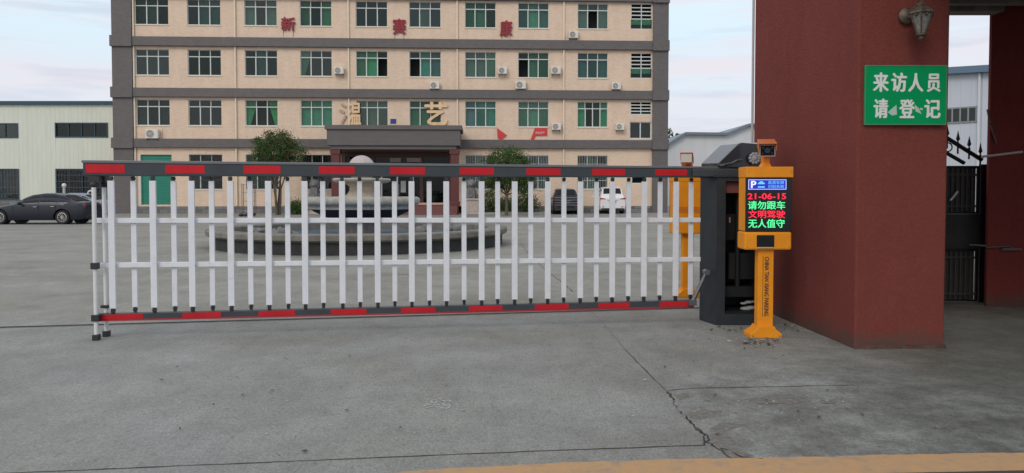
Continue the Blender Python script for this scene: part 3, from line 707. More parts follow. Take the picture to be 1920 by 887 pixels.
# ---------------------------------------------------------------- trees
BARK = mat('bark', (.11, .09, .07), .95, var=.3, vscale=12, bump=.6)
LEAF = [mat('leaf_olive', (.070, .105, .03), .7, spec=.2), mat('leaf_green', (.045, .11, .028), .7, spec=.2), mat('leaf_pale', (.11, .13, .05), .7, spec=.2), mat('leaf_dry', (.13, .10, .055), .8, spec=.2)]
def tree(name, label, loc, H, crown, n=5200, leaf=.11, mats=(0, 1, 2), seed=1, trunk_h=2.2, r0=.12, cat='tree', stems=1):
    """crown: list of (cx, cy, cz, rx, ry, rz) clumps"""
    rnd = random.Random(seed); t = thing(name, label, cat, loc)
    tm = MB()
    for s in range(stems):
        a = rnd.uniform(0, 6.28) if stems > 1 else 0; base = Vector((cos(a) * .1 * (stems > 1), sin(a) * .1 * (stems > 1), -.05))
        fork = Vector((cos(a) * .25 * (stems > 1), sin(a) * .2 * (stems > 1), trunk_h)); mid = base.lerp(fork, .5) + Vector((rnd.uniform(-.06, .06), 0, 0))
        tm.tube(base, mid, r0, r0 * .8, 10); tm.tube(mid, fork, r0 * .8, r0 * .62, 10)
        for c in crown:
            if stems > 1 and rnd.random() < .4: continue
            e_ = Vector(c[:3]); m_ = fork.lerp(e_, .5) + Vector((rnd.uniform(-.15, .15), rnd.uniform(-.15, .15), rnd.uniform(0, .15)))
            tm.tube(fork, m_, r0 * .5, r0 * .32, 7); tm.tube(m_, e_, r0 * .32, r0 * .12, 6)
            for _ in range(5):
                q = e_ + Vector((rnd.uniform(-1, 1) * c[3], rnd.uniform(-1, 1) * c[4], rnd.uniform(-.6, 1) * c[5])) * .85
                tm.tube(m_.lerp(e_, .7), q, r0 * .14, r0 * .05, 5)
    tm.build('trunk', BARK, t, smooth=True)
    cm = MB(); tot = sum(c[3] * c[4] * c[5] for c in crown)
    for c in crown:
        k = int(n * c[3] * c[4] * c[5] / tot); ncl = max(8, k // 34)
        for _ in range(ncl):
            while True:
                d = Vector((rnd.uniform(-1, 1), rnd.uniform(-1, 1), rnd.uniform(-1, 1)))
                if .25 < d.length < 1: break
            if rnd.random() < .6: d = d.normalized() * rnd.uniform(.75, 1.06)
            cc = Vector((c[0] + d.x * c[3], c[1] + d.y * c[4], c[2] + d.z * c[5])); mi = rnd.choices(range(len(mats)), [5, 4, 2, 1][:len(mats)])[0]; cr = rnd.uniform(.10, .26) * (c[3] / 1.0) ** .4
            for _ in range(34):
                p = cc + Vector((rnd.gauss(0, 1), rnd.gauss(0, 1), rnd.gauss(0, .75))) * cr
                u = Vector((rnd.uniform(-1, 1), rnd.uniform(-1, 1), rnd.uniform(-.8, .5))).normalized() * leaf * rnd.uniform(.6, 1.2); v = u.orthogonal().normalized(); v.rotate(Matrix.Rotation(rnd.uniform(0, 6.28), 3, u)); v *= leaf * .28
                cm.poly([p - u * .5, p + v, p + u * .5, p - v], mi)
    o = cm.build('crown', [LEAF[i] for i in mats], t)
    return t
p = gnd(522, 403)
s_ = p.y / F
tree('osmanthus_tree', 'multi-stemmed small tree with brownish olive crown left of the fountain', (p.x, p.y, 0), 5.9,
     [(-.1, 0, 4.4, 1.25, 1.2, .95), (.95, .1, 4.0, .85, .9, .8), (-.95, 0, 4.0, .7, .7, .75), (.1, 0, 5.05, .95, .8, .55), (.5, .2, 3.3, 1.0, .8, .6), (-1.45, 0, 4.95, .30, .3, .28), (-.6, 0, 5.3, .35, .3, .3)], n=16000, seed=4, mats=(0, 1, 3), trunk_h=1.7, r0=.09, stems=4)
p = gnd(950, 404)
tree('round_tree', 'small dense dark green round-headed tree right of the entrance porch', (p.x, p.y, 0), 4.6,
     [(0, 0, 3.45, 1.3, 1.2, .95), (-.85, 0, 2.5, .85, .8, .8), (.9, 0, 2.4, .9, .8, .75), (.1, 0, 2.5, 1.0, .9, .8), (-1.0, .1, 1.75, .6, .6, .5), (1.1, .1, 1.7, .65, .6, .5)], n=24000, seed=9, mats=(1, 0, 2), trunk_h=1.3, r0=.12)
for x, y, rx, rz, lab, sd in ((916, 401, 1.05, .75, 'low dark green bush at the left foot of the round tree', 11), (981, 401, 1.05, .72, 'low dark green bush at the right foot of the round tree', 12),
                              (950, 399, .9, .62, 'low clipped hedge bush directly behind the round tree trunk', 14), (562, 402, .8, .45, 'low dark bush beside the left stone lion', 13)):
    p = gnd(x, y)
    tree('bush', lab, (p.x, p.y, 0), 1, [(0, 0, rz * .9, rx, .7, rz), (rx * .5, 0, rz * .7, rx * .6, .5, rz * .7)], n=4200, seed=sd, mats=(1, 0, 2), trunk_h=.25, r0=.03, cat='bush')
for x, h, sd in ((1252, 15.6, 31), (1268, 15.2, 32), (1240, 15.8, 33)):
    p = at(x, 300, 160)
    tree('distant_tree', {31: 'hazy distant tree top between its two neighbours beyond the far warehouse roof', 32: 'rightmost hazy distant tree top beyond the far warehouse roof', 33: 'distant tree mostly hidden behind the office building corner'}[sd],
         (p.x, 160, 0), h, [(0, 0, h - 3, 1.9, 2, 2.2), (1.2, 0, h - 4.4, 1.5, 1.5, 1.8)], n=900, leaf=.5, seed=sd, mats=(0, 1), trunk_h=h - 6, r0=.25)
# kerbed lawn bed
tag(MB().box(*(sorted((gnd(880, 405).x, gnd(1030, 405).x))), 50.2, 53.6, 0, .13).build('planting_bed', mat('kerb_stone', (.36, .35, .32), .9, var=.2, vscale=4)), 'low concrete kerbed bed around the round tree', 'planter')

# ---------------------------------------------------------------- fountain
FC = Vector(((678.5 - CX) / F * 21.6, 21.6, 0))
STN = mat('fountain_stone', (.36, .345, .305), .95, var=.25, vscale=7, bump=.4, bscale=30, spec=.15)
STD = mat('fountain_dark_tile', (.030, .031, .033), .75, c2=(.055, .056, .056), spec=.2, vscale=4, bump=.3, bscale=20)
STB = mat('basin_blue', (.13, .16, .19), .7, var=.3, vscale=4)
STC = mat('coping_stone', (.12, .112, .095), .95, c2=(.225, .215, .19), vscale=3, bump=.6, bscale=30)
ft = thing('fountain', 'round stone fountain with two tiers and a stone ball in the yard', 'fountain', FC)
MB().lathe([(4.10, 0), (4.10, .36)], 96).build('basin_wall', STD, ft, smooth=True)
MB().lathe([(4.11, .30), (4.20, .33), (4.24, .36), (4.24, .47), (4.21, .50), (3.72, .50), (3.69, .47), (3.69, .10)], 96).build('coping', STC, ft, smooth=True, angle=30)
MB().lathe([(3.7, .14), (.01, .14)], 96).build('basin_floor', STB, ft)
wm = mat('fountain_water', (.09, .18, .30), .12, bump=.5, bscale=6, spec=.5)
MB().lathe([(3.68, .27), (.01, .27)], 96).build('water', wm, ft)
MB().lathe([(.62, .15), (.62, .22), (.53, .26), (.53, .55), (.6, .66)], 48).build('pedestal', mat('pedestal_stone', (.24, .21, .19), .8, var=.3, vscale=6), ft, smooth=True)
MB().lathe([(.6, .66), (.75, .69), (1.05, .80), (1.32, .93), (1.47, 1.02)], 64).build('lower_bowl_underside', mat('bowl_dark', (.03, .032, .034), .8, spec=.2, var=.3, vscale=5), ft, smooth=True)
MB().lathe([(1.47, 1.02), (1.5, 1.03), (1.5, 1.12), (1.55, 1.14), (1.62, 1.15), (1.68, 1.21), (1.69, 1.28), (1.66, 1.35), (1.6, 1.375), (1.5, 1.36), (1.3, 1.28), (.3, 1.25)], 64).build('lower_bowl', STN, ft, smooth=True, angle=50)
MB().lathe([(.5, 1.25), (.5, 1.42), (.44, 1.44), (.36, 1.56), (.36, 1.66), (.42, 1.72), (.5, 1.76)], 8).build('neck', mat('neck_stone', (.48, .41, .33), .8, var=.2, vscale=6), ft)
MB().lathe([(.5, 1.76), (.72, 1.78), (.82, 1.82), (.84, 1.87), (.80, 1.91), (.7, 1.9), (.2, 1.88)], 48).build('upper_bowl', STN, ft, smooth=True, angle=50)
MB().lathe([(.2, 1.88), (.2, 1.96)], 24).build('ball_seat', STN, ft)
MB().ball((0, 0, 2.19), .39, n=24).build('stone_ball', mat('ball_granite', (.46, .41, .40), .55, var=.2, vscale=20), ft, smooth=True)
ROCK = mat('rock', (.24, .24, .235), .9, c2=(.10, .10, .10), vscale=9, bump=.8, bscale=25)
def rock(cx, cy, label, k, seed):
    rnd = random.Random(seed); m = MB(); c = gnd(cx, cy + 30); Y = c.y
    Y = 17.5
    while (Vector(((cx - CX) / F * Y, Y, 0)) - FC).length > 3.3: Y += .05
    p = at(cx, cy, Y)
    for i in range(k):
        o = Vector((rnd.uniform(-.28, .28), rnd.uniform(-.12, .12), .35 + rnd.uniform(0, .18)))
        b = MB().ball((0, 0, 0), rnd.uniform(.07, .15), rnd.uniform(.8, 1.5), rnd.uniform(.7, 1), rnd.uniform(.5, 1), n=7)
        ph = [rnd.uniform(0, 6) for _ in range(3)]
        m.mesh([(o.x + v[0] * (1 + .25 * sin(20 * v[1] + ph[0])), o.y + v[1], o.z + v[2] * (1 + .3 * sin(25 * v[0] + ph[1]))) for v in b.v], b.f)
    m.box(-.3, .3, -.14, .14, .1, .36)
    tag(m.build('fountain_rock', ROCK, loc=(p.x, Y, .02)), label, 'rock', 'rocks inside the fountain rim')
rock(498, 432, 'rough grey rocks inside the rim, leftmost of the fountain', 7, 1); rock(528, 430, 'rough grey rocks just left of the blue fountain water', 9, 2)
rock(783, 430, 'rough pale rocks just right of the blue fountain water', 9, 3); rock(862, 427, 'rough grey rocks inside the rim, rightmost of the fountain', 9, 4)

# ---------------------------------------------------------------- stone lions
def lion(x, y, label, sgn):
    p = gnd(x, y); t = thing('stone_lion', label, 'statue', (p.x, p.y, 0), 0, 'stone lions beside the entrance')
    m = MB(); m.box(-.62, .62, -.5, .5, 0, .16); m.box(-.5, .5, -.42, .42, .161, .95); m.box(-.58, .58, -.48, .48, .951, 1.1)
    m.build('plinth', mat('lion_plinth', (.47, .40, .36), .8, var=.15, vscale=5), t, bevel=.03)
    m = MB(); m.ball((0, .12, 1.5), .34, 1, 1.15, 1.1); m.ball((0, -.08, 1.68), .26, 1, .9, 1.3); m.ball((0, -.16, 2.08), .27, 1.05, .95, 1); m.ball((0, -.36, 2.02), .14, 1, .9, .8)
    m.ball((0, .0, 2.02), .33, 1, .6, 1.05)
    for s in (-1, 1):
        m.tube((s * .17, -.22, 1.1), (s * .17, -.18, 1.75), .10, .12); m.ball((s * .17, -.30, 1.16), .12, 1, 1.3, .7); m.ball((s * .27, .12, 1.3), .2, .8, 1.3, 1); m.ball((s * .22, -.08, 2.28), .07, 1, .6, 1)
    for i in range(14):
        a = 2 * pi * i / 14; m.ball((.29 * cos(a), -.1, 2.06 + .29 * sin(a)), .075, n=6)
    m.tube((.1, .42, 1.2), (.0, .5, 1.75), .09, .05); m.ball((0, -.35, 1.25), .13)
    m.build('lion', mat('lion_stone', (.27, .26, .26), .85, c2=(.12, .12, .12), vscale=9, bump=.5), t, smooth=True)
lion(590, 402, 'grey stone lion on a plinth left of the entrance steps', -1); lion(884, 402, 'grey stone lion on a pale plinth right of the entrance steps', 1)

# metal rack by the office wall
p = gnd(467, 402)
rk = thing('metal_rack', 'rusty thin metal rack standing on the paving left of the small tree', 'rack', (p.x, p.y, 0))
m = MB()
for x in (-.42, .42):
    for y in (-.15, .15): m.tube((x, y, 0), (x, y, 2.1), .022, n=6)
m.build('post', mat('rust', (.16, .08, .06), .8, var=.3, vscale=10), rk)
m = MB()
for z in (.25, .9, 1.5, 2.05):
    for y in (-.15, .15): m.tube((-.42, y, z), (.42, y, z), .018, n=6)
m.build('crossbar', mat('blue_steel', (.25, .30, .38), .6), rk)
p = gnd(462, 406); m = MB()
for i in range(7): m.ball((random.uniform(-.4, .4), random.uniform(-.2, .2), .09 + random.uniform(0, .05)), random.uniform(.08, .14), 1.3, 1, .8, n=6)
tag(m.build('black_bag', mat('black_plastic', (.015, .015, .017), .35), loc=(p.x, p.y, 0)), 'heap of small black bags at the foot of the metal rack', 'bag')
p = gnd(133, 400)
bo = thing('white_bollard', 'slim pale post with round top behind the dark sedan', 'bollard', (p.x, 52.5, 0))
MB().tube((0, 0, 0), (0, 0, 1.95), .11, .09).build('post', mat('grey_post', (.45, .45, .44), .7), bo, smooth=True); MB().ball((0, 0, 2.0), .15).build('knob', mat('white_paint', (.72, .72, .70), .5), bo, smooth=True)
p = at(170, 370, 53)
m = MB(); m.path([(-.22, 0, 0), (-.22, 0, 1.35), (-.16, 0, 1.55), (0, 0, 1.64), (.16, 0, 1.55), (.22, 0, 1.35), (.22, 0, 0)], .055)
tag(m.build('hoop_barrier', mat('white_paint', (.72, .72, .70), .5), loc=(p.x, 53, 0)), 'white bent pipe hoop by the warehouse wall behind the sedan', 'hoop')

# ---------------------------------------------------------------- cars
TYRE = mat('tyre', (.02, .02, .02), .85); RIM = mat('alloy_rim', (.45, .44, .42), .35, metal=.7); CGL = mat('car_glass', (.006, .007, .009), .08, spec=.35)
CHR = mat('chrome', (.7, .7, .72), .12, metal=1); BLK = mat('black_trim', (.02, .02, .02), .5); REDLAMP = mat('tail_lamp_red', (.45, .01, .02), .15, coat=.5)
def paint(name, c): return mat(name, c, .26, spec=.42)
def interp(st, x):
    for a, b in zip(st[:-1], st[1:]):
        if a[0] <= x <= b[0]:
            t = (x - a[0]) / (b[0] - a[0]); return [a[i] + (b[i] - a[i]) * t for i in range(len(a))]
    return list(st[-1])
def ring(q):
    x, w, zb, belt, zt, wr = q
    side = [(w * .80, zb), (w * .94, zb + .02), (w * .985, zb + .12), (w, zb + (belt - zb) * .35), (w * 1.0, zb + (belt - zb) * .6), (w * .985, zb + (belt - zb) * .85), (w * .955, belt)]
    up = [(w * .955 + (wr - w * .955) * .5, belt + (zt - belt) * .47), (wr, zt - (zt - belt) * .13 - .005), (wr * .90, zt - .018), (wr * .6, zt), (0.001, zt + .012)]
    s = side + up
    return [(x, y, z) for y, z in s] + [(x, -y, z) for y, z in reversed(s[:-1])]
def car(name, label, loc, rz, st, wheels, wr_, body_m, kind):
    t = thing(name, label, 'car', loc, rz)
    L = st[-1][0]; xs = sorted({s[0] for s in st} | {i * L / 40 for i in range(41)}); rings = [ring(interp(st, x)) for x in xs]; n = len(rings[0])
    m = MB(); vs = [p for r in rings for p in r]
    fs = [(i * n + j, i * n + (j + 1) % n, (i + 1) * n + (j + 1) % n, (i + 1) * n + j) for i in range(len(xs) - 1) for j in range(n)]
    fs += [tuple(range(n)), tuple(range((len(xs) - 1) * n, len(xs) * n))]
    m.mesh(vs, fs); W = max(s[1] for s in st)
    body = m.build('body', body_m, t, smooth=True, angle=28)
    # cut the wheel arches
    cut = MB()
    for x in wheels:
        for s in (-1, 1): cut.tube((x, s * (W - .28), wr_), (x, s * (W + .3), wr_), wr_ + .07, n=36)
    co = cut.build('cut', BLK, t); bpy.context.view_layer.update(); md = body.modifiers.new('b', 'BOOLEAN'); md.object = co; md.operation = 'DIFFERENCE'; md.solver = 'EXACT'
    bpy.context.view_layer.update(); me = bpy.data.meshes.new_from_object(body.evaluated_get(bpy.context.evaluated_depsgraph_get()))
    body.modifiers.clear(); body.data = me; bpy.data.objects.remove(co)
    for x in wheels:
        for s in (-1, 1): MB().tube((x, s * (W - .29), wr_), (x, s * (W - .285), wr_), wr_ + .075, n=24).build('arch_liner', BLK, t)
    # glass, following the body surface
    def surf(x, tt, s, off=.008):
        q = interp(st, x); x_, w, zb, belt, zt, wr = q; y = w * .955 + (wr - w * .955) * tt; z = belt + (zt * .87 + belt * .13 - .005 - belt) * tt
        return (x, s * (y + off), z + off * .3)
    for (a, b, brk) in kind['side']:
        for s in (-1, 1):
            g_ = MB(); k = 14; pts = []
            for i in range(k + 1):
                x = a + (b - a) * i / k
                pts.append((surf(x, .12, s), surf(x, .93, s)))
            for i in range(k): g_.poly([pts[i][0], pts[i + 1][0], pts[i + 1][1], pts[i][1]])
            g_.build('side_window', CGL, t)
            if kind.get('chrome'):
                c_ = MB(); c_.path([Vector(q[0]) + Vector((0, s * .004, -.012)) for q in pts], .008, 5); c_.build('window_trim', CHR, t)
    for (a, b, nm) in kind['screens']:
        g_ = MB(); k = 8; rows = []
        for i in range(k + 1):
            x = a + (b - a) * i / k; q = interp(st, x); wr = q[5]; zt = q[4]
            rows.append([(x, y * wr, zt + .016 - (.018 if abs(y) > .85 else 0)) for y in (-.86, -.6, 0, .6, .86)])
        for i in range(k):
            for j in range(4): g_.poly([rows[i][j], rows[i + 1][j], rows[i + 1][j + 1], rows[i][j + 1]])
        off = .012 if nm == 'rear_window' else -.012
        g_.v = [(x + off, y, z) for x, y, z in g_.v]
        g_.build(nm, CGL, t)
    for x in wheels:
        for s in (-1, 1):
            w_ = MB().lathe([(wr_ * .62, -.10), (wr_ * .9, -.11), (wr_, -.07), (wr_, .07), (wr_ * .9, .11), (wr_ * .62, .10)], 32, (0, 0, 0), axis='y').build('wheel', TYRE, t, smooth=True, loc=(x, s * (W - .13), wr_))
            r_ = MB().lathe([(wr_ * .64, s * .10), (wr_ * .6, s * .085), (wr_ * .58, s * .02), (.02, s * .03)], 32, axis='y')
            r_.build('hub_dish', BLK, w_, smooth=True)
            r_ = MB().lathe([(wr_ * .67, s * .104), (wr_ * .57, s * .108), (wr_ * .57, s * .07)], 32, axis='y')
            for i in range(10):
                a = 2 * pi * i / 10; r_.tube((.04 * cos(a), s * .085, .04 * sin(a)), (wr_ * .6 * cos(a + .1), s * .095, wr_ * .6 * sin(a + .1)), .018, .014, 6)
            r_.tube((0, s * .07, 0), (0, s * .11, 0), .06); r_.build('rim', RIM, w_)
    for s in (-1, 1):
        q = interp(st, kind['mirror']); m = MB().ball((kind['mirror'], s * (q[1] + .10), q[3] + .06), .11, .6, 1.1, .75, n=8); m.tube((kind['mirror'], s * q[1] * .94, q[3] + .02), (kind['mirror'], s * (q[1] + .08), q[3] + .04), .025, n=6); m.build('mirror', body_m, t, smooth=True)
    return t
# dark sedan, nose to the left
SED = [(0, .60, .30, .52, .60, .40), (.08, .76, .20, .60, .70, .52), (.35, .86, .17, .68, .78, .66), (.9, .905, .17, .78, .88, .72), (1.35, .92, .18, .86, .965, .74), (1.55, .925, .18, .90, 1.0, .72),
       (1.95, .925, .19, .93, 1.24, .66), (2.35, .925, .19, .95, 1.40, .62), (2.8, .925, .19, .965, 1.465, .60), (3.3, .925, .19, .975, 1.46, .60), (3.75, .925, .19, .985, 1.38, .61), (4.15, .92, .19, .99, 1.20, .63), (4.42, .90, .20, .985, 1.08, .67),
       (4.6, .88, .22, .95, 1.05, .68), (4.78, .82, .26, .90, 1.03, .64), (4.86, .72, .32, .80, .93, .55)]
DKP = paint('dark_blue_grey_paint', (.017, .020, .031))
p = at(22.5, 390, 35.6); sx = p.x - .92
sed = car('dark_sedan', 'dark blue-grey sedan parked side on by the pale warehouse', (sx, 35.6, 0), 0, SED, (.92, 3.86), .335, DKP,
          {'side': [(1.95, 2.74, 0), (2.80, 3.62, 0), (3.68, 4.12, 0)], 'screens': [(1.62, 2.3, 'windscreen'), (3.80, 4.36, 'rear_window')], 'mirror': 1.95, 'chrome': True})
for s in (-1, 1):
    MB().box(4.60, 4.835, s * .60 - .14, s * .60 + .14, .80, .95).build('tail_lamp', REDLAMP, sed, bevel=.03)
    MB().ball((.20, s * .66, .64), .12, 1.4, .9, .6, n=8).build('headlight', mat('headlight', (.6, .62, .65), .08), sed, smooth=True)
    m = MB(); m.box(2.76, 2.775, s * .93 - .004, s * .93 + .004, .3, .9); m.box(3.55, 3.56, s * .93 - .004, s * .93 + .004, .5, .9); m.box(1.56, 1.572, s * .93 - .004, s * .93 + .004, .3, .85)
    m.build('door_gap', BLK, sed)
    m = MB(); m.tube((2.55, s * .945, .82), (2.72, s * .945, .82), .016); m.tube((3.36, s * .945, .84), (3.53, s * .945, .84), .016); m.build('door_handle', CHR, sed)
BLP = paint('silver_blue_paint', (.22, .26, .34))
p = at(206, 390, 41.5)
s2 = car('silver_blue_car', 'silver-blue car almost hidden behind the dark sedan, its tail showing', (p.x - 4.86, 41.5, 0), 0, SED, (.92, 3.86), .335, BLP,
         {'side': [(1.95, 2.74, 0), (2.80, 3.62, 0), (3.68, 4.12, 0)], 'screens': [(1.62, 2.3, 'windscreen'), (3.80, 4.36, 'rear_window')], 'mirror': 1.95})
for s in (-1, 1): MB().box(4.60, 4.845, s * .60 - .14, s * .60 + .14, .80, .95).build('tail_lamp', REDLAMP, s2, bevel=.03)
# cars seen from behind
def van_st(L, W, H, hood, belt):
    return [(0, W * .7, .32, .6, .72, W * .5), (.1, W * .88, .24, .7, .85, W * .62), (.6, W * .97, .2, belt - .15, hood, W * .72), (1.1, W, .2, belt - .05, hood + .08, W * .74), (1.75, W, .2, belt, H * .86, W * .70), (2.2, W, .2, belt, H * .97, W * .70), (2.9, W, .2, belt, H, W * .72),
            (L - .9, W, .2, belt + .02, H * .985, W * .73), (L - .52, W, .21, belt + .03, H * .955, W * .74), (L - .22, W * .98, .24, belt + .02, belt + .22, W * .80), (L - .10, W * .965, .26, belt - .01, belt + .06, W * .82), (L, W * .93, .34, belt - .12, belt - .03, W * .82)]
def rear_bits(t, L, W, belt, lampc, plate, stripes=None, lw=.30):
    for s in (-1, 1):
        MB().prism([(s * W * .97, belt - .10), (s * W * .97, belt + .03), (s * W * .55, belt - .05), (s * W * .52, belt - .10)], 'x', L - .12, L + .015).build('tail_lamp', lampc, t)
        MB().box(L - .04, L + .02, s * W * .72 - .07, s * W * .72 + .07, .47, .52).build('reflector', REDLAMP, t)
    MB().box(L - .06, L + .025, -.24, .24, belt - .36, belt - .22).build('number_plate', plate, t, bevel=.01)
    MB().box(L - .12, L + .03, -W * .86, W * .86, .24, .40).build('bumper', BLK, t, bevel=.03)
    MB().box(L - .02, L + .03, -.38, .38, belt - .17, belt - .13).build('tailgate_trim', CHR, t)
p = gnd(1148, 401); MPV = van_st(4.6, .93, 1.9, 1.12, 1.12)
WP = paint('white_paint_car', (.74, .75, .76))
mpv = car('white_car', 'white people carrier parked rear to the camera by the office wall', (p.x + .03, p.y + 4.6, 0), -pi / 2, MPV, (.9, 3.7), .34, WP,
          {'side': [(1.9, 2.75, 0), (2.82, 3.55, 0), (3.62, 4.1, 0)], 'screens': [(1.15, 1.72, 'windscreen'), (4.1, 4.34, 'rear_window')], 'mirror': 1.75})
rear_bits(mpv, 4.6, .93, 1.12, REDLAMP, mat('blue_plate', (.03, .08, .30), .4))
p = gnd(1060.5, 402); SUV = van_st(4.6, .93, 1.78, 1.08, 1.08)
suv = car('black_suv', 'black SUV parked rear to the camera left of the white car', (p.x + .03, p.y + 4.6, 0), -pi / 2, SUV, (.9, 3.7), .36, paint('black_paint', (.014, .016, .022)),
          {'side': [(1.9, 2.75, 0), (2.82, 3.55, 0), (3.62, 4.1, 0)], 'screens': [(1.15, 1.72, 'windscreen'), (4.1, 4.34, 'rear_window')], 'mirror': 1.75})
rear_bits(suv, 4.6, .93, 1.08, mat('smoked_lamp', (.12, .01, .015), .15), mat('blue_plate', (.03, .08, .30), .4))
m = MB()
for z in (1.16, .98, .80, .64): m.box(4.6, 4.63, -.80, .80, z - .018, z + .018)
m.build('painted_reflection_strip', mat('grey_reflection', (.30, .33, .37), .3, metal=.8), suv)  # bands imitate reflections on the tailgate, not real trim

# ---------------------------------------------------------------- gatehouse pillars and canopy
def stucco(name, c, k=1):
    if name in MATS: return MATS[name]
    m = mat(name, c, .95, c2=tuple(v * 1.14 for v in c), vscale=1.6, bump=.8, bscale=75, spec=.12)
    n = m.node_tree; L = n.links.new; b = n.nodes['Principled BSDF']; src = b.inputs['Base Color'].links[0].from_socket
    t = n.nodes.new('ShaderNodeTexCoord')
    def layer(src, st, scale, p0, p1, lo, f):
        q = n.nodes.new('ShaderNodeMapping'); q.inputs['Scale'].default_value = st; L(t.outputs['Object'], q.inputs[0])
        z = n.nodes.new('ShaderNodeTexNoise'); z.inputs['Scale'].default_value = scale; z.inputs['Detail'].default_value = 7; z.inputs['Roughness'].default_value = .7; L(q.outputs[0], z.inputs[0])
        r_ = n.nodes.new('ShaderNodeValToRGB'); L(z.outputs[0], r_.inputs[0]); r_.color_ramp.elements[0].position = p0; r_.color_ramp.elements[1].position = p1
        r_.color_ramp.elements[0].color = (*lo, 1); r_.color_ramp.elements[1].color = (1, 1, 1, 1)
        mm = n.nodes.new('ShaderNodeMixRGB'); mm.blend_type = 'MULTIPLY'; mm.inputs[0].default_value = f; L(src, mm.inputs[1]); L(r_.outputs[0], mm.inputs[2]); return mm.outputs[0]
    src = layer(src, (3, 3, .5), 1, .30, .5, (.80, .78, .78), .55)      # run-off streaks
    src = layer(src, (1, 1, 1), 38, .3, .62, (.72, .72, .74), .8)       # coarse grain
    # splashed dirt near the ground
    s_ = n.nodes.new('ShaderNodeSeparateXYZ'); L(t.outputs['Object'], s_.inputs[0]); z = n.nodes.new('ShaderNodeTexNoise'); z.inputs['Scale'].default_value = 7; z.inputs['Detail'].default_value = 6; L(t.outputs['Object'], z.inputs[0])
    a = n.nodes.new('ShaderNodeMath'); a.operation = 'MULTIPLY_ADD'; a.inputs[1].default_value = -.35; L(z.outputs[0], a.inputs[0]); L(s_.outputs[2], a.inputs[2])
    mr = n.nodes.new('ShaderNodeMapRange'); mr.inputs[1].default_value = -.14; mr.inputs[2].default_value = .03; mr.inputs[3].default_value = .8; mr.inputs[4].default_value = 0; L(a.outputs[0], mr.inputs[0])
    mm = n.nodes.new('ShaderNodeMixRGB'); L(mr.outputs[0], mm.inputs[0]); L(src, mm.inputs[1]); mm.inputs[2].default_value = (.10, .07, .058, 1); L(mm.outputs[0], b.inputs['Base Color'])
    return m
RED = stucco('maroon_stucco', (.20, .054, .044))
gate = thing('gate_structure', 'maroon stucco gatehouse with pillars joined by an overhead slab', 'gatehouse', (3.28, 7.05, 0))
OX, OY = 3.28, 7.05
def gx(x, Y): return (x - CX) / F * Y - OX
a_ = at(1602, 656, 7.05); z0 = 7.05; pw = at(1770, 655, 7.08).x - at(1602, 655, 7.05).x
m = MB(); X0 = a_.x - OX; X1 = X0 + pw
# plan: slightly splayed inner side
back = 9.75; xb = gx(1412, back)
m.prism([(X0, 0), (X1, .03), (X1 - .02, back - OY), (xb, back - OY)], 'z', -.02, 5.2)
m.build('pillar', RED, gate, bevel=.018)
m = MB().prism([(X0 - .012, -.012), (X1 + .012, .018), (X1 + .01, .9), (X0 + .6, .9)], 'z', 0, .035)
m.build('pillar_foot', mat('grimy_foot', (.10, .055, .045), .95, var=.4, vscale=12), gate)
X2 = gx(1853, 9.7)
m = MB().prism([(X2, 9.7 - OY), (X2 + 3.2, 9.7 - OY), (X2 + 3.2, 10.25 - OY), (X2 + .42, 10.25 - OY), (X2 + .02, 9.78 - OY)], 'z', -.02, 5.2); m.build('pillar', stucco('shaded_maroon_stucco', (.20, .046, .040)), gate, bevel=.006)  # same stucco, slightly darker: passage shade put into the colour
slab = mat('slab_concrete', (.20, .19, .175), .9, var=.3, vscale=3)
m = MB(); m.box(X1 - .6, X2 + 3.2, 4.3 - OY, 10.24 - OY, 3.93, 4.25); m.box(X1 + .003, X2 - .003, 9.45 - OY, 9.66 - OY, 3.80, 3.929)  # forward part is out of view, lengthened to shade the passage
for i in range(5): m.box(X1 + .2, X2 + 3, 6.0 - OY + i * .8, 6.12 - OY + i * .8, 3.83, 3.928)
m.build('overhead_slab', slab, gate)
MB().box(X2 + 1.6, X2 + 1.9, 4.4 - OY, 9.69 - OY, -.02, 3.92).build('side_wall', stucco('shaded_maroon_stucco', (.20, .046, .040)), gate)  # unseen wall, added to keep sky light out of the passage
MB().tube((xb - .014, back - OY + .02, 0), (xb - .014, back - OY + .02, 5.1), .016).build('drainpipe', mat('grey_pipe', (.45, .42, .43), .6), gate, smooth=True)
# conduit, hook and latch on the second pillar
p0 = at(1841, 294, 9.68); p1 = at(1925, 284, 9.6)
MB().tube((p0.x - OX, 9.68 - OY, p0.z), (p1.x - OX, 9.68 - OY, p1.z), .016).build('conduit', mat('pink_pipe', (.62, .52, .50), .5), gate)
m = MB(); q = [at(x, y, 9.66) for x, y in ((1852, 205), (1857, 232), (1869, 268))]; m.path([(v.x - OX, 9.66 - OY, v.z) for v in q], .016); q = [at(x, y, 9.66) for x, y in ((1854, 234), (1862, 232))]; m.path([(v.x - OX, 9.66 - OY, v.z) for v in q], .02)
m.build('iron_hook', mat('old_iron', (.15, .09, .07), .6, metal=.5, var=.3, vscale=10), gate)
m = MB(); q = [at(x, y, 9.66) for x, y in ((1818, 459), (1848, 461), (1851, 464), (1895, 462), (1902, 467), (1915, 466))]; m.path([(v.x - OX, 9.66 - OY, v.z) for v in q], .011)
v0 = at(1878, 465, 9.66); m.box(v0.x - OX, v0.x - OX + .25, 9.64 - OY, 9.68 - OY, v0.z - .03, v0.z + .0)
m.build('gate_latch', mat('steel_latch', (.22, .21, .20), .4, metal=.6), gate)

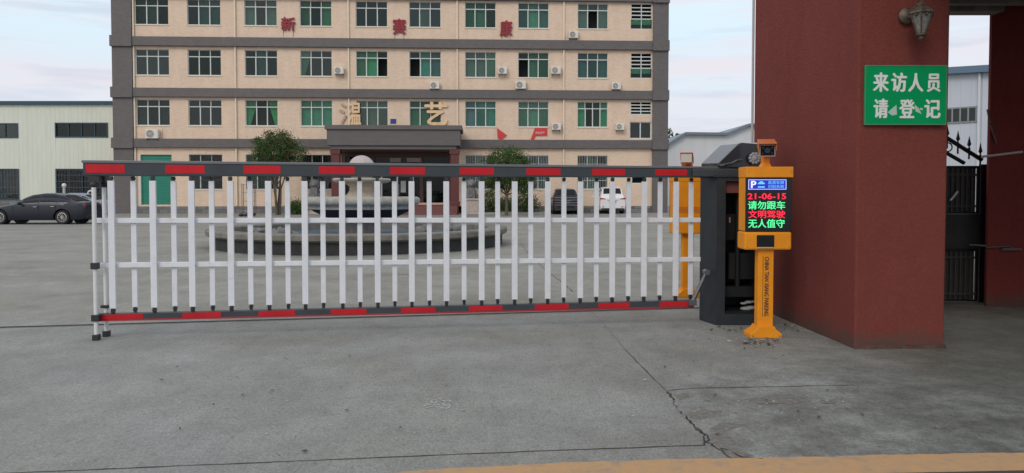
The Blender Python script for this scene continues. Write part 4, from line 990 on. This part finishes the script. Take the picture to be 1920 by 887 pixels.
# iron side gate
GZ = 10.1
ig = thing('iron_gate', 'black iron side gate with spear heads beyond the maroon pillar', 'gate', (at(1700, 560, GZ).x, GZ, 0))
gxo = ig.location.x
def gp(x, y): p = at(x, y, GZ); return p.x - gxo, p.z
IR = mat('black_iron', (.022, .022, .024), .45, metal=.5, spec=.6)
def fr_(m, x0, x1, z0, z1, t=.035, y0=-.02, y1=.02):
    m.box(x0, x0 + t, y0, y1, z0, z1); m.box(x1 - t, x1, y0, y1, z0, z1); m.box(x0 + t, x1 - t, y0, y1, z0, z0 + t); m.box(x0 + t, x1 - t, y0, y1, z1 - t, z1)
xr, _ = gp(1836, 400); xl = -.2
zt = gp(1800, 311)[1]; zm1 = gp(1800, 402)[1]; zm0 = gp(1800, 466)[1]; zb = gp(1800, 566)[1]
m = MB(); fr_(m, xl, xr, zm1, zt); fr_(m, xl, xr, zb, zm0); m.box(xr + .005, xr + .075, -.035, .035, 0, zt + .02); m.build('frame', IR, ig)
IRL = mat('iron_edge', (.16, .16, .15), .5, metal=.4)
m = MB()
for z0_, z1_ in ((zm1, zt), (zb, zm0)):
    m.box(xl, xr - .001, -.026, -.021, z0_, z0_ + .014); m.box(xr - .012, xr, -.026, -.021, z0_ + .015, z1_)
m.build('pale_edge', IRL, ig)  # paler thin strips along the bottom and right of each panel
MB().box(xl, xr, -.012, .012, zm0, zm1).build('lock_plate', mat('black_panel', (.03, .028, .028), .6, var=.3), ig)
m = MB(); m2 = MB(); n = 16
for i in range(n + 1):
    x = xl + .04 + (xr - xl - .08) * i / n
    for mm_, a, b in ((m, zm1, zt), (m2, zb, zm0)): mm_.tube((x, 0, a + .03), (x, 0, b - .03), .009, n=6); mm_.ball((x, 0, b - .13), .016, n=5); mm_.ball((x, 0, a + .12), .016, n=5)
for mm_, zz in ((m, (zt - .12, zm1 + .11)), (m2, (zm0 - .12, zb + .11))):
    for z in zz: mm_.box(xl, xr, -.014, -.010, z - .012, z + .012)
IRB = mat('dusty_iron', (.075, .075, .07), .6, metal=.3)
m.build('bars', IRB, ig); m2.build('bars', IRB, ig)
# sloping top rails with spear heads
m = MB(); A = gp(1768, 254); B = gp(1841, 300); m.tube((A[0], 0, A[1]), (B[0], 0, B[1]), .028); A2 = gp(1768, 283); B2 = gp(1808, 306); m.tube((A2[0], 0, A2[1]), (B2[0], 0, B2[1]), .026); m.build('sloping_rail', IR, ig)
MB().box(xl, xr - .04, .03, .04, zb, zt - .01).build('backing_sheet', mat('dark_sheet', (.045, .043, .04), .7, var=.3, vscale=5), ig)
for x, y in ((1776, 262), (1796, 272), (1817, 282), (1838, 295)):
    u, h = gp(x, y); s = MB(); s.lathe([(.006, 0), (.017, .01), (.017, .03), (.007, .04), (.010, .055), (.026, .08), (.017, .12), (.001, .20)], 8, (u, 0, h)); s.tube((u, 0, h - .12), (u, 0, h), .012)
    s.build('spear_head', IR, ig)
m = MB()
for i in range(14):
    a = 2 * pi * i / 14; b = 2 * pi * (i + 1) / 14; u, h = gp(1777, 276); m.tube((u + .06 * cos(a), 0, h + .06 * sin(a)), (u + .06 * cos(b), 0, h + .06 * sin(b)), .009, n=6)
m.build('scroll', IR, ig)
# cloth strip and paper caught in the bars
a = gp(1776, 376); b = gp(1792, 360)
MB().mesh([(a[0], -.05, a[1]), (a[0] + .03, -.055, a[1] + .0), (b[0] + .015, -.045, b[1] + .0), (b[0] - .01, -.05, b[1] + .02)], [(0, 1, 2, 3)]).build('white_tape', mat('white_cloth', (.62, .62, .60), .8), ig)

# green visitor sign
def fz(x, y): return at(x, y, 7.03)
a = fz(1620, 234.5); b = fz(1775.5, 122.5); sw = b.x - a.x; shh = b.z - a.z
sg = thing('visitor_sign', 'green metal sign with white Chinese characters on the maroon pillar', 'sign', (a.x, 7.045, a.z))
SG = mat('sign_green', (.002, .30, .10), .7, spec=.08, var=.06, vscale=3)
sg_b = MB().box(0, sw, -.02, 0, 0, shh).build('board', SG, sg, bevel=.003)
m = MB(); t = .008; m.box(0, sw, -.024, -.0205, 0, t); m.box(0, sw, -.024, -.0205, shh - t, shh); m.box(0, t, -.024, -.0205, t, shh - t); m.box(sw - t, sw, -.024, -.0205, t, shh - t); m.build('board_edge', mat('sign_edge', (.10, .24, .12), .5), sg)
SWM = mat('sign_white', (.74, .76, .74), .5)
for ch, x0, x1, y0, y1 in (('来', 1637, 1665, 137, 172), ('访', 1671, 1699, 137, 172), ('人', 1703, 1730, 138, 172), ('员', 1738, 1762, 139, 172),
                          ('请', 1638, 1664, 186, 221), ('登', 1686, 1714, 187, 221), ('记', 1733, 1762, 187, 221)):
    p = fz(x0, y1); q = fz(x1, y0)
    moved(text_mb(ch, q.x - p.x, q.z - p.z, .003, .034), p.x - a.x, -.0205, p.z - a.z).build('character', SWM, sg)
def scrap(pts, m_):
    P3 = [fz(*p) for p in pts]; return MB().prism([(v.x - a.x, v.z - a.z) for v in P3], 'y', -.0225, -.0205).build('glue_mark', m_, sg)
GM = mat('glue_mark', (.45, .56, .48), .8)
scrap([(1668, 207), (1680, 197), (1681, 215), (1672, 217), (1664, 211)], GM); scrap([(1714, 196), (1722, 203), (1727, 214), (1716, 209)], GM); scrap([(1725, 202), (1730, 204), (1729, 207), (1724, 206)], GM)

# wall lantern
lp = at(1728, 26, 6.83)
ln = thing('wall_lantern', 'antique bronze wall lantern with frosted glass above the green sign', 'lamp', (lp.x, 6.83, lp.z))
BRZ_ = mat('old_bronze', (.07, .055, .043), .55, metal=.5, c2=(.17, .14, .11), vscale=20)
m = MB().lathe([(.001, 0), (.07, 0), (.075, -.02), (.05, -.035), (.03, -.05), (.001, -.05)], 20, (at(1699, 30, 7.04).x - lp.x, .215, at(1699, 30, 7.04).z - lp.z), axis='y'); m.build('wall_rosette', BRZ_, ln, smooth=True)
rx, rz_ = at(1699, 30, 7.04).x - lp.x, at(1699, 30, 7.04).z - lp.z
m = MB().path([(rx, .18, rz_), (rx + .02, .12, rz_ + .05), (rx + .06, .05, rz_ + .09), (-.03, .02, .09), (0, 0, .07)], .012); m.path([(rx, .18, rz_), (rx + .03, .14, rz_ - .04), (rx + .06, .08, rz_ - .01)], .009); m.build('arm', BRZ_, ln, smooth=True)
m = MB().lathe([(.001, .15), (.010, .145), (.014, .125), (.008, .11), (.022, .10), (.035, .085), (.03, .075), (.05, .06), (.105, .02), (.113, 0), (.105, -.006), (.09, -.008)], 6); m.build('cap', BRZ_, ln)
m = MB()
for i in range(6):
    a0 = 2 * pi * i / 6; m.tube((.098 * cos(a0), .098 * sin(a0), -.005), (.036 * cos(a0), .036 * sin(a0), -.185), .008, .006, 6); m.ball((.09 * cos(a0 + .52), .09 * sin(a0 + .52), -.02), .014, n=5)
m.lathe([(.045, -.18), (.045, -.195), (.02, -.21), (.026, -.225), (.010, -.245), (.001, -.25)], 12); m.build('cage', BRZ_, ln)
MB().lathe([(.090, -.008), (.032, -.185)], 6).build('glass', mat('frosted_glass', (.20, .19, .175), .25, var=.35, vscale=25), ln)

# ---------------------------------------------------------------- barrier gate
B0 = Vector(((160 - CX) / F * 7.555, 7.555, 0)); B1 = Vector(((1295 - CX) / F * 8.44, 8.44, 0))
BRD = (B1 - B0).normalized(); BRN = Vector((-BRD.y, BRD.x, 0)); BRR = math.atan2(BRD.y, BRD.x)
bg_ = thing('barrier_gate', 'long fence style parking barrier with red and grey beams and white pickets', 'barrier', B0, BRR)
def bp_(x, y, d=0):
    r = ray(x, y); c = Vector((0, 0, CH)); o = B0 - BRN * d; t = (o - c).dot(BRN) / r.dot(BRN); p = c + r * t; return (p - B0).dot(BRD), p.z
DG = mat('beam_dark_grey', (.038, .048, .056), .45, c2=(.052, .063, .072), vscale=4, spec=.35); DGL = mat('beam_lip_grey', (.15, .16, .17), .4, metal=.3)
RDS = mat('red_reflective', (.46, .010, .018), .5, spec=.25, c2=(.58, .016, .024), vscale=5)
WHP = mat('white_picket', (.70, .72, .755), .45, var=.05, vscale=9)
wear(WHP, (.42, .41, .39), 7, .56, .85); CONN = mat('black_connector', (.02, .022, .025), .5)
s0 = 0; s1 = bp_(1400, 320)[0]
TL0, TB0 = bp_(162, 306)[1], bp_(162, 330)[1]; TL1, TB1 = bp_(1298, 316.5)[1], bp_(1298, 333)[1]
def lerp(a, b, t): return a + (b - a) * t
def taper(sa, sb, y0, y1, ztop0, zbot0, ztop1, zbot1, S):
    m = MB(); ta, tb = sa / S, sb / S
    v = []
    for s, t in ((sa, ta), (sb, tb)):
        zt_, zb_ = lerp(ztop0, ztop1, t), lerp(zbot0, zbot1, t); v += [(s, y0, zb_), (s, y1, zb_), (s, y1, zt_), (s, y0, zt_)]
    return m.mesh(v, [(0, 1, 2, 3), (7, 6, 5, 4), (0, 4, 5, 1), (1, 5, 6, 2), (2, 6, 7, 3), (3, 7, 4, 0)])
Sb = bp_(1298, 320)[0]
ub = taper(0, s1, -.045, .045, TL0, TB0, TL1, TB1, Sb).build('upper_beam', DG, bg_, bevel=.006)
taper(-.01, s1 - .1, -.052, .052, TL0 + .030, TL0 + .001, TL1 + .026, TL1 + .001, Sb).build('beam_lip', DGL, ub, bevel=.004)
taper(.0, .006, -.04, .04, TL0, TB0, TL1, TB1, Sb)
for a, b in ((161, 234), (310, 384), (457, 526), (598, 665), (731, 797), (862, 926), (987, 1051), (1110, 1172), (1229, 1288)):
    sa, sb = bp_(a, 315, .046)[0], bp_(b, 315, .046)[0]
    taper(sa, sb, -.0475, -.0452, TL0 - .012, TB0 + .030, TL1 - .010, TB1 + .022, Sb).build('reflective_strip', RDS, ub)
l0 = bp_(178, 595)[0]; l1 = bp_(1299, 568)[0]
LT0, LB0 = bp_(180, 588)[1], bp_(180, 602)[1]; LT1, LB1 = bp_(1298, 562)[1], bp_(1298, 576)[1]
def lz(s): t = (s - l0) / (l1 - l0); return lerp(LB0, LB1, t), lerp(LT0, LT1, t)
lb = taper(l0, l1, -.04, .04, LT0, LB0, LT1, LB1, l1).build('lower_beam', DG, bg_, bevel=.006)
for a, b in ((190, 268), (342, 414), (485, 553), (620, 687), (752, 816), (879, 942), (1003, 1066), (1122, 1180), (1237, 1296)):
    sa, sb = bp_(a, 590, .04)[0], bp_(b, 590, .04)[0]
    taper(sa, sb, -.0425, -.0402, LT0 - .008, LB0 + .022, LT1 - .008, LB1 + .022, l1).build('reflective_strip', RDS, lb)
taper(l0 + .02, l1, -.0422, -.0402, LB0 + .018, LB0 + .002, LB1 + .018, LB1 + .002, l1).build('painted_shadow_strip', mat('shadow_red', (.36, .02, .03), .5), lb)  # reddish shadow on the beam's lower side, painted as a strip
for yl, yr, nm in ((413.5, 412.5, 'rail'), (497.5, 486, 'rail')):
    za, zb_ = bp_(175, yl)[1], bp_(1312, yr)[1]; sa = bp_(175, yl)[0]; se = bp_(1313, yr)[0]
    taper(sa, se, -.0135, .0135, za + .026, za - .026, zb_ + .026, zb_ - .026, se).build('rail', WHP, bg_, bevel=.004)
XP = [210, 252, 288, 327, 360, 398, 433, 470, 504, 540, 572, 606, 642, 675, 708, 740, 772, 805, 837, 870, 903, 933, 965, 995, 1027, 1057, 1088, 1118, 1148, 1178, 1207.5, 1237, 1267, 1295]
for i, x in enumerate(XP):
    front = i % 2 == 0; d = .036 if front else -.036
    s = bp_(x, 450, d)[0]; zb_, zt_ = lz(s); zb1 = lz(s)[1] + .055; zt1 = lerp(TB0, TB1, s / Sb) - .048
    w = .031 if front else .026
    y0, y1 = (-.052, -.020) if front else (.018, .048)
    pk = MB().box(s - w, s + w, y0, y1, zb1, zt1).build('picket', WHP, bg_, bevel=.003)
    yc = (y0 + y1) / 2
    for zc, sgn in ((zt1, 1), (zb1, -1)):
        m = MB()
        m.box(s - w * .55, s + w * .55, yc - .012, yc + .012, zc - .02 if sgn > 0 else zc - .052, zc + .045 if sgn > 0 else zc + .02)
        m.tube((s, yc - .02, zc + sgn * .026), (s, yc + .02, zc + sgn * .024), .019, n=12)
        m.build('hinge_joint', CONN, pk)
# support legs at the free end
for x, y, d in ((181, 641, .10), (200, 632, -.10)):
    s = bp_(x, y, d)[0]; yy = -d; lg = MB().tube((s, yy, .03), (s, yy, 1.60), .021, n=16).build('support_leg', mat('leg_white', (.66, .68, .68), .4), bg_, smooth=True)
    MB().box(s - .032, s + .032, yy - .032, yy + .032, 0, .06).build('foot', CONN, lg, bevel=.006)
    if d > 0:
        m = MB(); m.box(s - .034, s + .034, yy - .034, yy + .034, .725, .79); m.box(s - .036, s + .036, yy - .036, yy + .036, .195, .262); m.box(s - .02, s + .02, yy - .02, -.041, .20, .255)
    else:
        m = MB(); m.box(s - .034, s + .034, yy - .034, yy + .034, .735, .775); m.box(s - .045, s + .045, yy - .034, yy + .034, .30, .33)
    m.build('clamp', CONN, lg, bevel=.004)
    m = MB(); m.box(s - .05, s + .05, min(yy, 0), max(yy, 0), 1.6, 1.665); m.ball((s, yy, 1.58), .036, n=8); m.build('top_bracket', CONN, lg)
# strut at the cabinet end
a = bp_(1324, 510, .07); b = bp_(1299, 566, .07)
m = MB().tube((a[0], -.08, a[1]), (b[0], -.06, b[1]), .020, .026); m.box(b[0] - .05, b[0] + .04, -.09, -.0, b[1] - .04, b[1] + .02); m.tube((a[0], -.11, a[1]), (a[0], -.03, a[1]), .032)
m.build('strut', mat('strut_steel', (.16, .17, .18), .4, metal=.6, var=.3, vscale=12), bg_)
# cabinet in world coordinates, expressed in the gate's frame
Mi = Matrix.Rotation(-BRR, 4, 'Z') @ Matrix.Translation(-B0)
def wl_(m): m.v = [tuple(Mi @ Vector(v)) for v in m.v]; return m
CB = mat('cabinet_paint', (.020, .025, .030), .55, c2=(.032, .038, .043), vscale=6, bump=.12, bscale=150, spec=.3)
ctop = 1.665; fpz = 8.36
A1 = gnd(1342, 610); A1 = Vector((A1.x, A1.y)); A0 = gnd(1312, 600)
fx1 = A1.x + .52
# shell: left chamfer, back, right, front frame around the open doorway
m = MB()
th = .018
m.prism([(A0.x, A0.y), (A1.x, A1.y), (A1.x + .012, A1.y + .012), (A0.x + .016, A0.y + .004)], 'z', 0, ctop)
m.prism([(A0.x, A0.y + .001), (A0.x + .016, A0.y + .004), (A0.x + .076, 8.92), (A0.x + .06, 8.92)], 'z', 0, ctop)
m.box(A0.x + .077, fx1, 8.9, 8.92, 0, ctop); m.box(fx1 - .02, fx1, A1.y + .05, 8.899, 0, ctop)
m.box(A1.x + .001, A1.x + .10, A1.y, A1.y + .03, 0, ctop)
m.box(fx1 - .05, fx1, A1.y, A1.y + .03, 0, ctop)
m.box(A1.x + .101, fx1 - .051, A1.y, A1.y + .03, 0, .13)
m.box(A1.x + .101, fx1 - .051, A1.y, A1.y + .03, ctop - .04, ctop)
cab = wl_(m).build('cabinet', CB, bg_)
m = MB().box(A1.x + .10, fx1 - .03, A1.y + .05, 8.88, .13, .15); m.box(A1.x + .08, fx1 - .03, A1.y + .16, 8.88, .30, .42); m.box(A1.x + .12, A1.x + .4, A1.y + .25, 8.8, .95, 1.25); m.box(A1.x + .2, A1.x + .5, A1.y + .20, 8.8, .5, .8)
m.tube((A1.x + .3, A1.y + .2, .42), (A1.x + .3, A1.y + .2, 1.5), .03); wl_(m).build('mechanism', mat('dark_mechanism', (.012, .013, .015), .6, metal=.3), cab)
m = MB().box(A1.x + .11, fx1 - .06, A1.y + .06, A1.y + .07, ctop - .17, ctop - .05); wl_(m).build('inner_plate', mat('rusty_plate', (.16, .05, .045), .7), cab)
m = MB(); q = at(1400, 588, 8.45)
for i, (dx, dz, s) in enumerate(((0, 0, .05), (.06, .01, .05), (-.03, .06, .03), (.03, .075, .035), (.08, .08, .025))): m.ball((q.x + dx, 8.47, .165 + dz), s, 1.4, 1, .5, n=8)
wl_(m).build('crumpled_bag', mat('grey_film', (.30, .31, .32), .5), cab)
m = MB().box(A1.x + .14, A1.x + .155, A1.y - .004, A1.y + .012, 1.16, 1.22); m.tube((A1.x + .30, A1.y - .003, 1.02), (A1.x + .30, A1.y + .03, 1.02), .012); wl_(m).build('latch', mat('latch_metal', (.55, .55, .55), .3, metal=.8), cab)
# top plate the beam sits on
m = MB().box(A0.x + .06, fx1 + .02, 8.30, 8.95, ctop + .002, 1.70); wl_(m).build('top_plate', CB, cab, bevel=.008)
q0 = at(1300, 318, 8.30)
m = MB().box(q0.x, fx1 + .0, 8.31, 8.37, 1.675, 1.765); wl_(m).build('beam_socket', mat('socket_grey', (.04, .05, .058), .4, metal=.2), cab, bevel=.008)
# raised lid
fpts = [at(x, y, 8.42) for x, y in ((1346, 306), (1384, 269.5), (1391, 267.5), (1420, 270), (1431, 266), (1436, 316), (1346, 313))]
ex = Vector((-.035, .60, .018)); m = MB(); n = len(fpts)
vs = [tuple(v) for v in fpts] + [tuple(v + ex) for v in fpts]
m.mesh(vs, [tuple(range(n)), tuple(range(2 * n - 1, n - 1, -1))] + [(i, (i + 1) % n, n + (i + 1) % n, n + i) for i in range(n)])
wl_(m).build('lid', mat('lid_paint', (.030, .034, .040), .30, metal=.35, coat=.3), bg_, bevel=.006)
m = MB(); v = [at(x, y, 8.40) for x, y in ((1348, 310), (1372, 306), (1381, 301), (1391, 300))]; m.path([tuple(q) for q in v], .012); v = [at(x, y, 8.39) for x, y in ((1350, 311), (1358, 310))]; m.path([tuple(q) for q in v], .02)
wl_(m).build('lid_stay', mat('stay_steel', (.10, .11, .12), .35, metal=.7), bg_)
q = at(1415, 297, 8.36); m = MB()
for i in range(10):
    a = 2 * pi * i / 10; m.ball((q.x + .05 * cos(a), 8.36, q.z + .05 * sin(a)), .022, n=6)
m.ball((q.x, 8.36, q.z), .045, 1, .6, 1); wl_(m).build('wing_knob', mat('grey_knob', (.28, .29, .30), .5, var=.3, vscale=30), bg_)

# ---------------------------------------------------------------- plate-camera posts
ORG = mat('orange_yellow_paint', (.80, .285, .010), .5, var=.10, vscale=7, spec=.3)
wear(ORG, (.45, .20, .04), 9, .58, .9)
ORD = mat('camera_orange', (.60, .16, .025), .4, var=.1, vscale=4)
def make_post(loc, rz, label):
    Y = 7.62
    t = thing('parking_terminal', label, 'parking terminal', loc, rz, 'orange plate-reading terminals')
    cx = at(1435, 500, Y).x
    def L(x, y, yy=Y): p = at(x, y, yy); return p.x - cx, p.z
    # pole
    x0 = L(1421, 540)[0]; x1 = L(1450.5, 540)[0]
    zb_ = .095; zt_ = L(1435, 468)[1]
    m = MB().box(x0, x1, 0, .11, zb_, zt_ + .02); m.build('pole', ORG, t, bevel=.008)
    # flared base plate
    bx0 = L(1404, 632)[0]; bx1 = L(1463, 632)[0]
    m = MB().prism([(bx0, 0), (bx1, 0), (bx1, .045), (x1 + .02, .085), (x1, .12), (x0, .12), (x0 - .02, .085), (bx0, .045)], 'y', -.05, .17); m.build('base', ORG, t, bevel=.006)
    # lower box
    a = L(1393, 468); b = L(1481.5, 434.5)
    m = MB().box(a[0], b[0], -.05, .20, a[1], b[1]); lbx = m.build('lower_case', ORG, t, bevel=.018)
    a2 = L(1419, 463, 7.565); b2 = L(1452, 441, 7.565)
    MB().box(a2[0], b2[0], -.056, -.048, a2[1], b2[1]).build('reader_window', mat('black_gloss', (.008, .008, .009), .15), t, bevel=.002)
    MB().box(a2[0] + .01, b2[0] - .01, -.062, -.048, a2[1] - .012, a2[1] - .004).build('reader_lip', mat('lip_grey', (.5, .48, .42), .4), t)
    # screen case
    c = L(1395.5, 434); d = L(1481.5, 333)
    m = MB().box(c[0] - .001, d[0] + .001, -.042, -.021, c[1] + .002, d[1] - .001); m.build('screen_case', mat('screen_black', (.006, .006, .008), .25), t, bevel=.004)
    m = MB().box(c[0] + .0, d[0] - .0, -.02, .20, c[1] + .004, d[1] - .002); m.build('back_cover', ORG, t, bevel=.006)
    m = MB()
    for i in range(4): m.box(c[0] + .05, d[0] - .05, .2005, .206, c[1] + .12 + i * .022, c[1] + .128 + i * .022)
    m.build('vent_rib', ORD, t)
    # cap
    e_ = L(1395.5, 333); f_ = L(1483, 313)
    m = MB().box(e_[0], f_[0], -.075, .20, e_[1], f_[1]); m.build('cap', ORG, t, bevel=.006)
    # screen contents
    YS = Y - .044
    def S(x, y): p = at(x, y, YS); return p.x - cx, p.z
    def led(s, x0, y0, x1, y1, m_, nm, off=.022):
        p = S(x0, y1); q = S(x1, y0); return moved(text_mb(s, q[0] - p[0], q[1] - p[1], .0015, off), p[0], -.0445, p[1]).build(nm, m_, t)
    RL = mat('led_red', (.02, .0, .0), .5, emit=(1, .02, .05), es=1.4); GLD = mat('led_green', (0, .02, .01), .5, emit=(.10, 1, .35), es=1.15)
    BLp = mat('led_blue', (0, 0, .02), .5, emit=(.01, .03, .55), es=1.0); WLp = mat('led_white', (.02, .02, .02), .5, emit=(.75, .80, 1), es=1.15); CY_ = mat('led_cyan', (0, .01, .02), .5, emit=(.15, .55, 1), es=1.2)
    led('21-06-15', 1402, 362.5, 1473.5, 373.5, RL, 'screen_text', .03)
    led('请勿跟车', 1402.5, 377, 1472, 392.5, GLD, 'screen_text'); led('文明驾驶', 1403, 394.5, 1472, 409, RL, 'screen_text'); led('无人值守', 1403, 411, 1471, 427, GLD, 'screen_text')
    p = S(1402.5, 356); q = S(1475, 336)
    MB().box(p[0], q[0], -.044, -.0425, p[1], q[1]).build('screen_banner', BLp, t)
    m = MB(); w_ = .0045
    m.box(p[0] + .004, q[0] - .004, -.0465, -.0445, p[1] + .004, p[1] + .004 + w_); m.box(p[0] + .004, q[0] - .004, -.0465, -.0445, q[1] - .004 - w_, q[1] - .004)
    m.box(p[0] + .004, p[0] + .004 + w_, -.0465, -.0445, p[1] + .004 + w_, q[1] - .004 - w_); m.box(q[0] - .004 - w_, q[0] - .004, -.0465, -.0445, p[1] + .004 + w_, q[1] - .004 - w_)
    m.build('banner_border', WLp, t)
    led('P', 1408.5, 339.5, 1417.5, 352.5, WLp, 'screen_text', .05)
    g0 = S(1421, 352); g1 = S(1434, 340); m = MB(); hh = g1[1] - g0[1]; ww = g1[0] - g0[0]
    m.prism([(g0[0], g0[1] + hh * .55), (g1[0], g0[1] + hh * .55), (g1[0], g0[1] + hh * .75), (g1[0] - ww * .2, g0[1] + hh * .8), (g1[0] - ww * .3, g1[1]), (g0[0] + ww * .3, g1[1]), (g0[0] + ww * .15, g0[1] + hh * .8), (g0[0], g0[1] + hh * .75)], 'y', -.0465, -.0445)
    m.box(g0[0], g1[0], -.0465, -.0445, g0[1], g0[1] + hh * .22); m.build('car_icon', CY_, t)
    led('高清车牌', 1440, 339, 1470, 345.5, CY_, 'screen_text', .0); led('识别系统', 1440, 346.5, 1470, 353, CY_, 'screen_text', .0)
    # lettering down the pole
    p0 = L(1428.5, 482); p1 = L(1441, 592); dk = mat('pole_lettering', (.10, .04, .015), .6)
    ln_ = p0[1] - p1[1]; tx = text_mb('CHINA TIAN XIANG PARKING', ln_, .043, .0015, .045)
    xc = L(1436, 540)[0]; tx.v = [(xc - .014 + z_, y_ - .0005, p0[1] - x_) for x_, y_, z_ in tx.v]; tx.build('pole_text', dk, t)
    MB().box(xc - .034, xc - .029, -.0015, .001, p1[1] - .01, p0[1] + .01).build('pole_groove', dk, t)
    scr = mat('screw_steel', (.30, .26, .20), .4, metal=.7)
    for bx_ in (bx0 + .025, bx1 - .025): MB().tube((bx_, -.0505, .022), (bx_, -.056, .022), .008, n=8).build('screw', scr, t)
    for cx_, cz_ in ((e_[0] + .02, e_[1] + .055), (f_[0] - .02, e_[1] + .055), (a[0] + .03, a[1] + .03), (b[0] - .03, a[1] + .03)):
        yy = -.0755 if cz_ > e_[1] else -.0505
        MB().tube((cx_, yy + .001, cz_), (cx_, yy - .003, cz_), .006, n=8).build('screw', scr, t)
    # camera on a flared neck
    n0 = L(1428, 313); n1 = L(1447.5, 297); nc = (n0[0] + n1[0]) / 2
    m = MB().prism([(nc - .055, n0[1] + .001), (nc + .055, n0[1] + .001), (nc + .03, n0[1] + .04), (nc + .03, n1[1] + .03), (nc - .03, n1[1] + .03), (nc - .03, n0[1] + .04)], 'y', .0, .10); m.build('camera_neck', ORG, t, bevel=.004)
    cc = L(1438, 280); M_ = Matrix.Translation((cc[0], .0, cc[1])) @ Matrix.Rotation(R(-16), 4, 'Z') @ Matrix.Rotation(R(9), 4, 'X')
    cb = MB().box(-.078, .078, -.10, .26, -.065, .065, M=M_).build('camera_body', ORD, t, bevel=.008)
    m = MB().box(-.088, .088, -.15, .28, .068, .080, M=M_); m.box(-.088, -.081, -.14, .2, .0, .069, M=M_); m.box(.081, .088, -.14, .2, .0, .069, M=M_); m.build('camera_hood', ORD, cb, bevel=.002)
    m = MB().box(-.066, .066, -.106, -.101, -.052, .048, M=M_); m.build('camera_glass', mat('lens_black', (.006, .006, .008), .12), cb)
    m = MB()
    MB().box(-.074, .074, .2605, .268, -.061, .061, M=M_).build('camera_end', mat('camera_end_grey', (.50, .46, .42), .5), cb)
    m = MB()
    fr2 = [(-.076, .076, -.062, -.053), (-.076, .076, .049, .058)]
    for a_, b__, c_, d_ in fr2: m.box(a_, b__, -.109, -.1005, c_, d_, M=M_)
    m.box(-.076, -.067, -.109, -.1005, -.053, .049, M=M_); m.box(.067, .076, -.109, -.1005, -.053, .049, M=M_); m.build('camera_bezel', mat('bezel_grey', (.34, .28, .27), .4), cb)
    m = MB()
    for ux in (-.048, .048):
        for uz in (-.03, .03): m.lathe([(.001, -.109), (.009, -.109), (.009, -.106)], 10, axis='y'); 
    m = MB()
    for ux, uz, r in ((-.045, .028, .010), (.045, .028, .010), (-.045, -.03, .008), (.045, -.03, .008), (0, 0, .028)):
        k = MB().lathe([(.001, 0), (r, 0), (r * 1.1, .006)], 14, axis='y'); m.mesh([tuple(M_ @ Vector((ux + v[0], -.1125 + v[1], uz + v[2]))) for v in k.v], k.f)
    m.build('lens', mat('lens_glint', (.10, .11, .14), .1, metal=.6), cb)
    return t
pt = make_post((at(1435, 500, 7.62).x, 7.62, 0), 0, 'orange terminal with lit red and green display beside the maroon pillar')
pt2 = dup(pt); pt2['label'] = 'orange terminal seen from behind through the barrier pickets beside the grey cabinet'
pt2.location = ((1291.5 - CX) / F * 10.6, 10.7, 0); pt2.rotation_euler = (0, 0, pi)
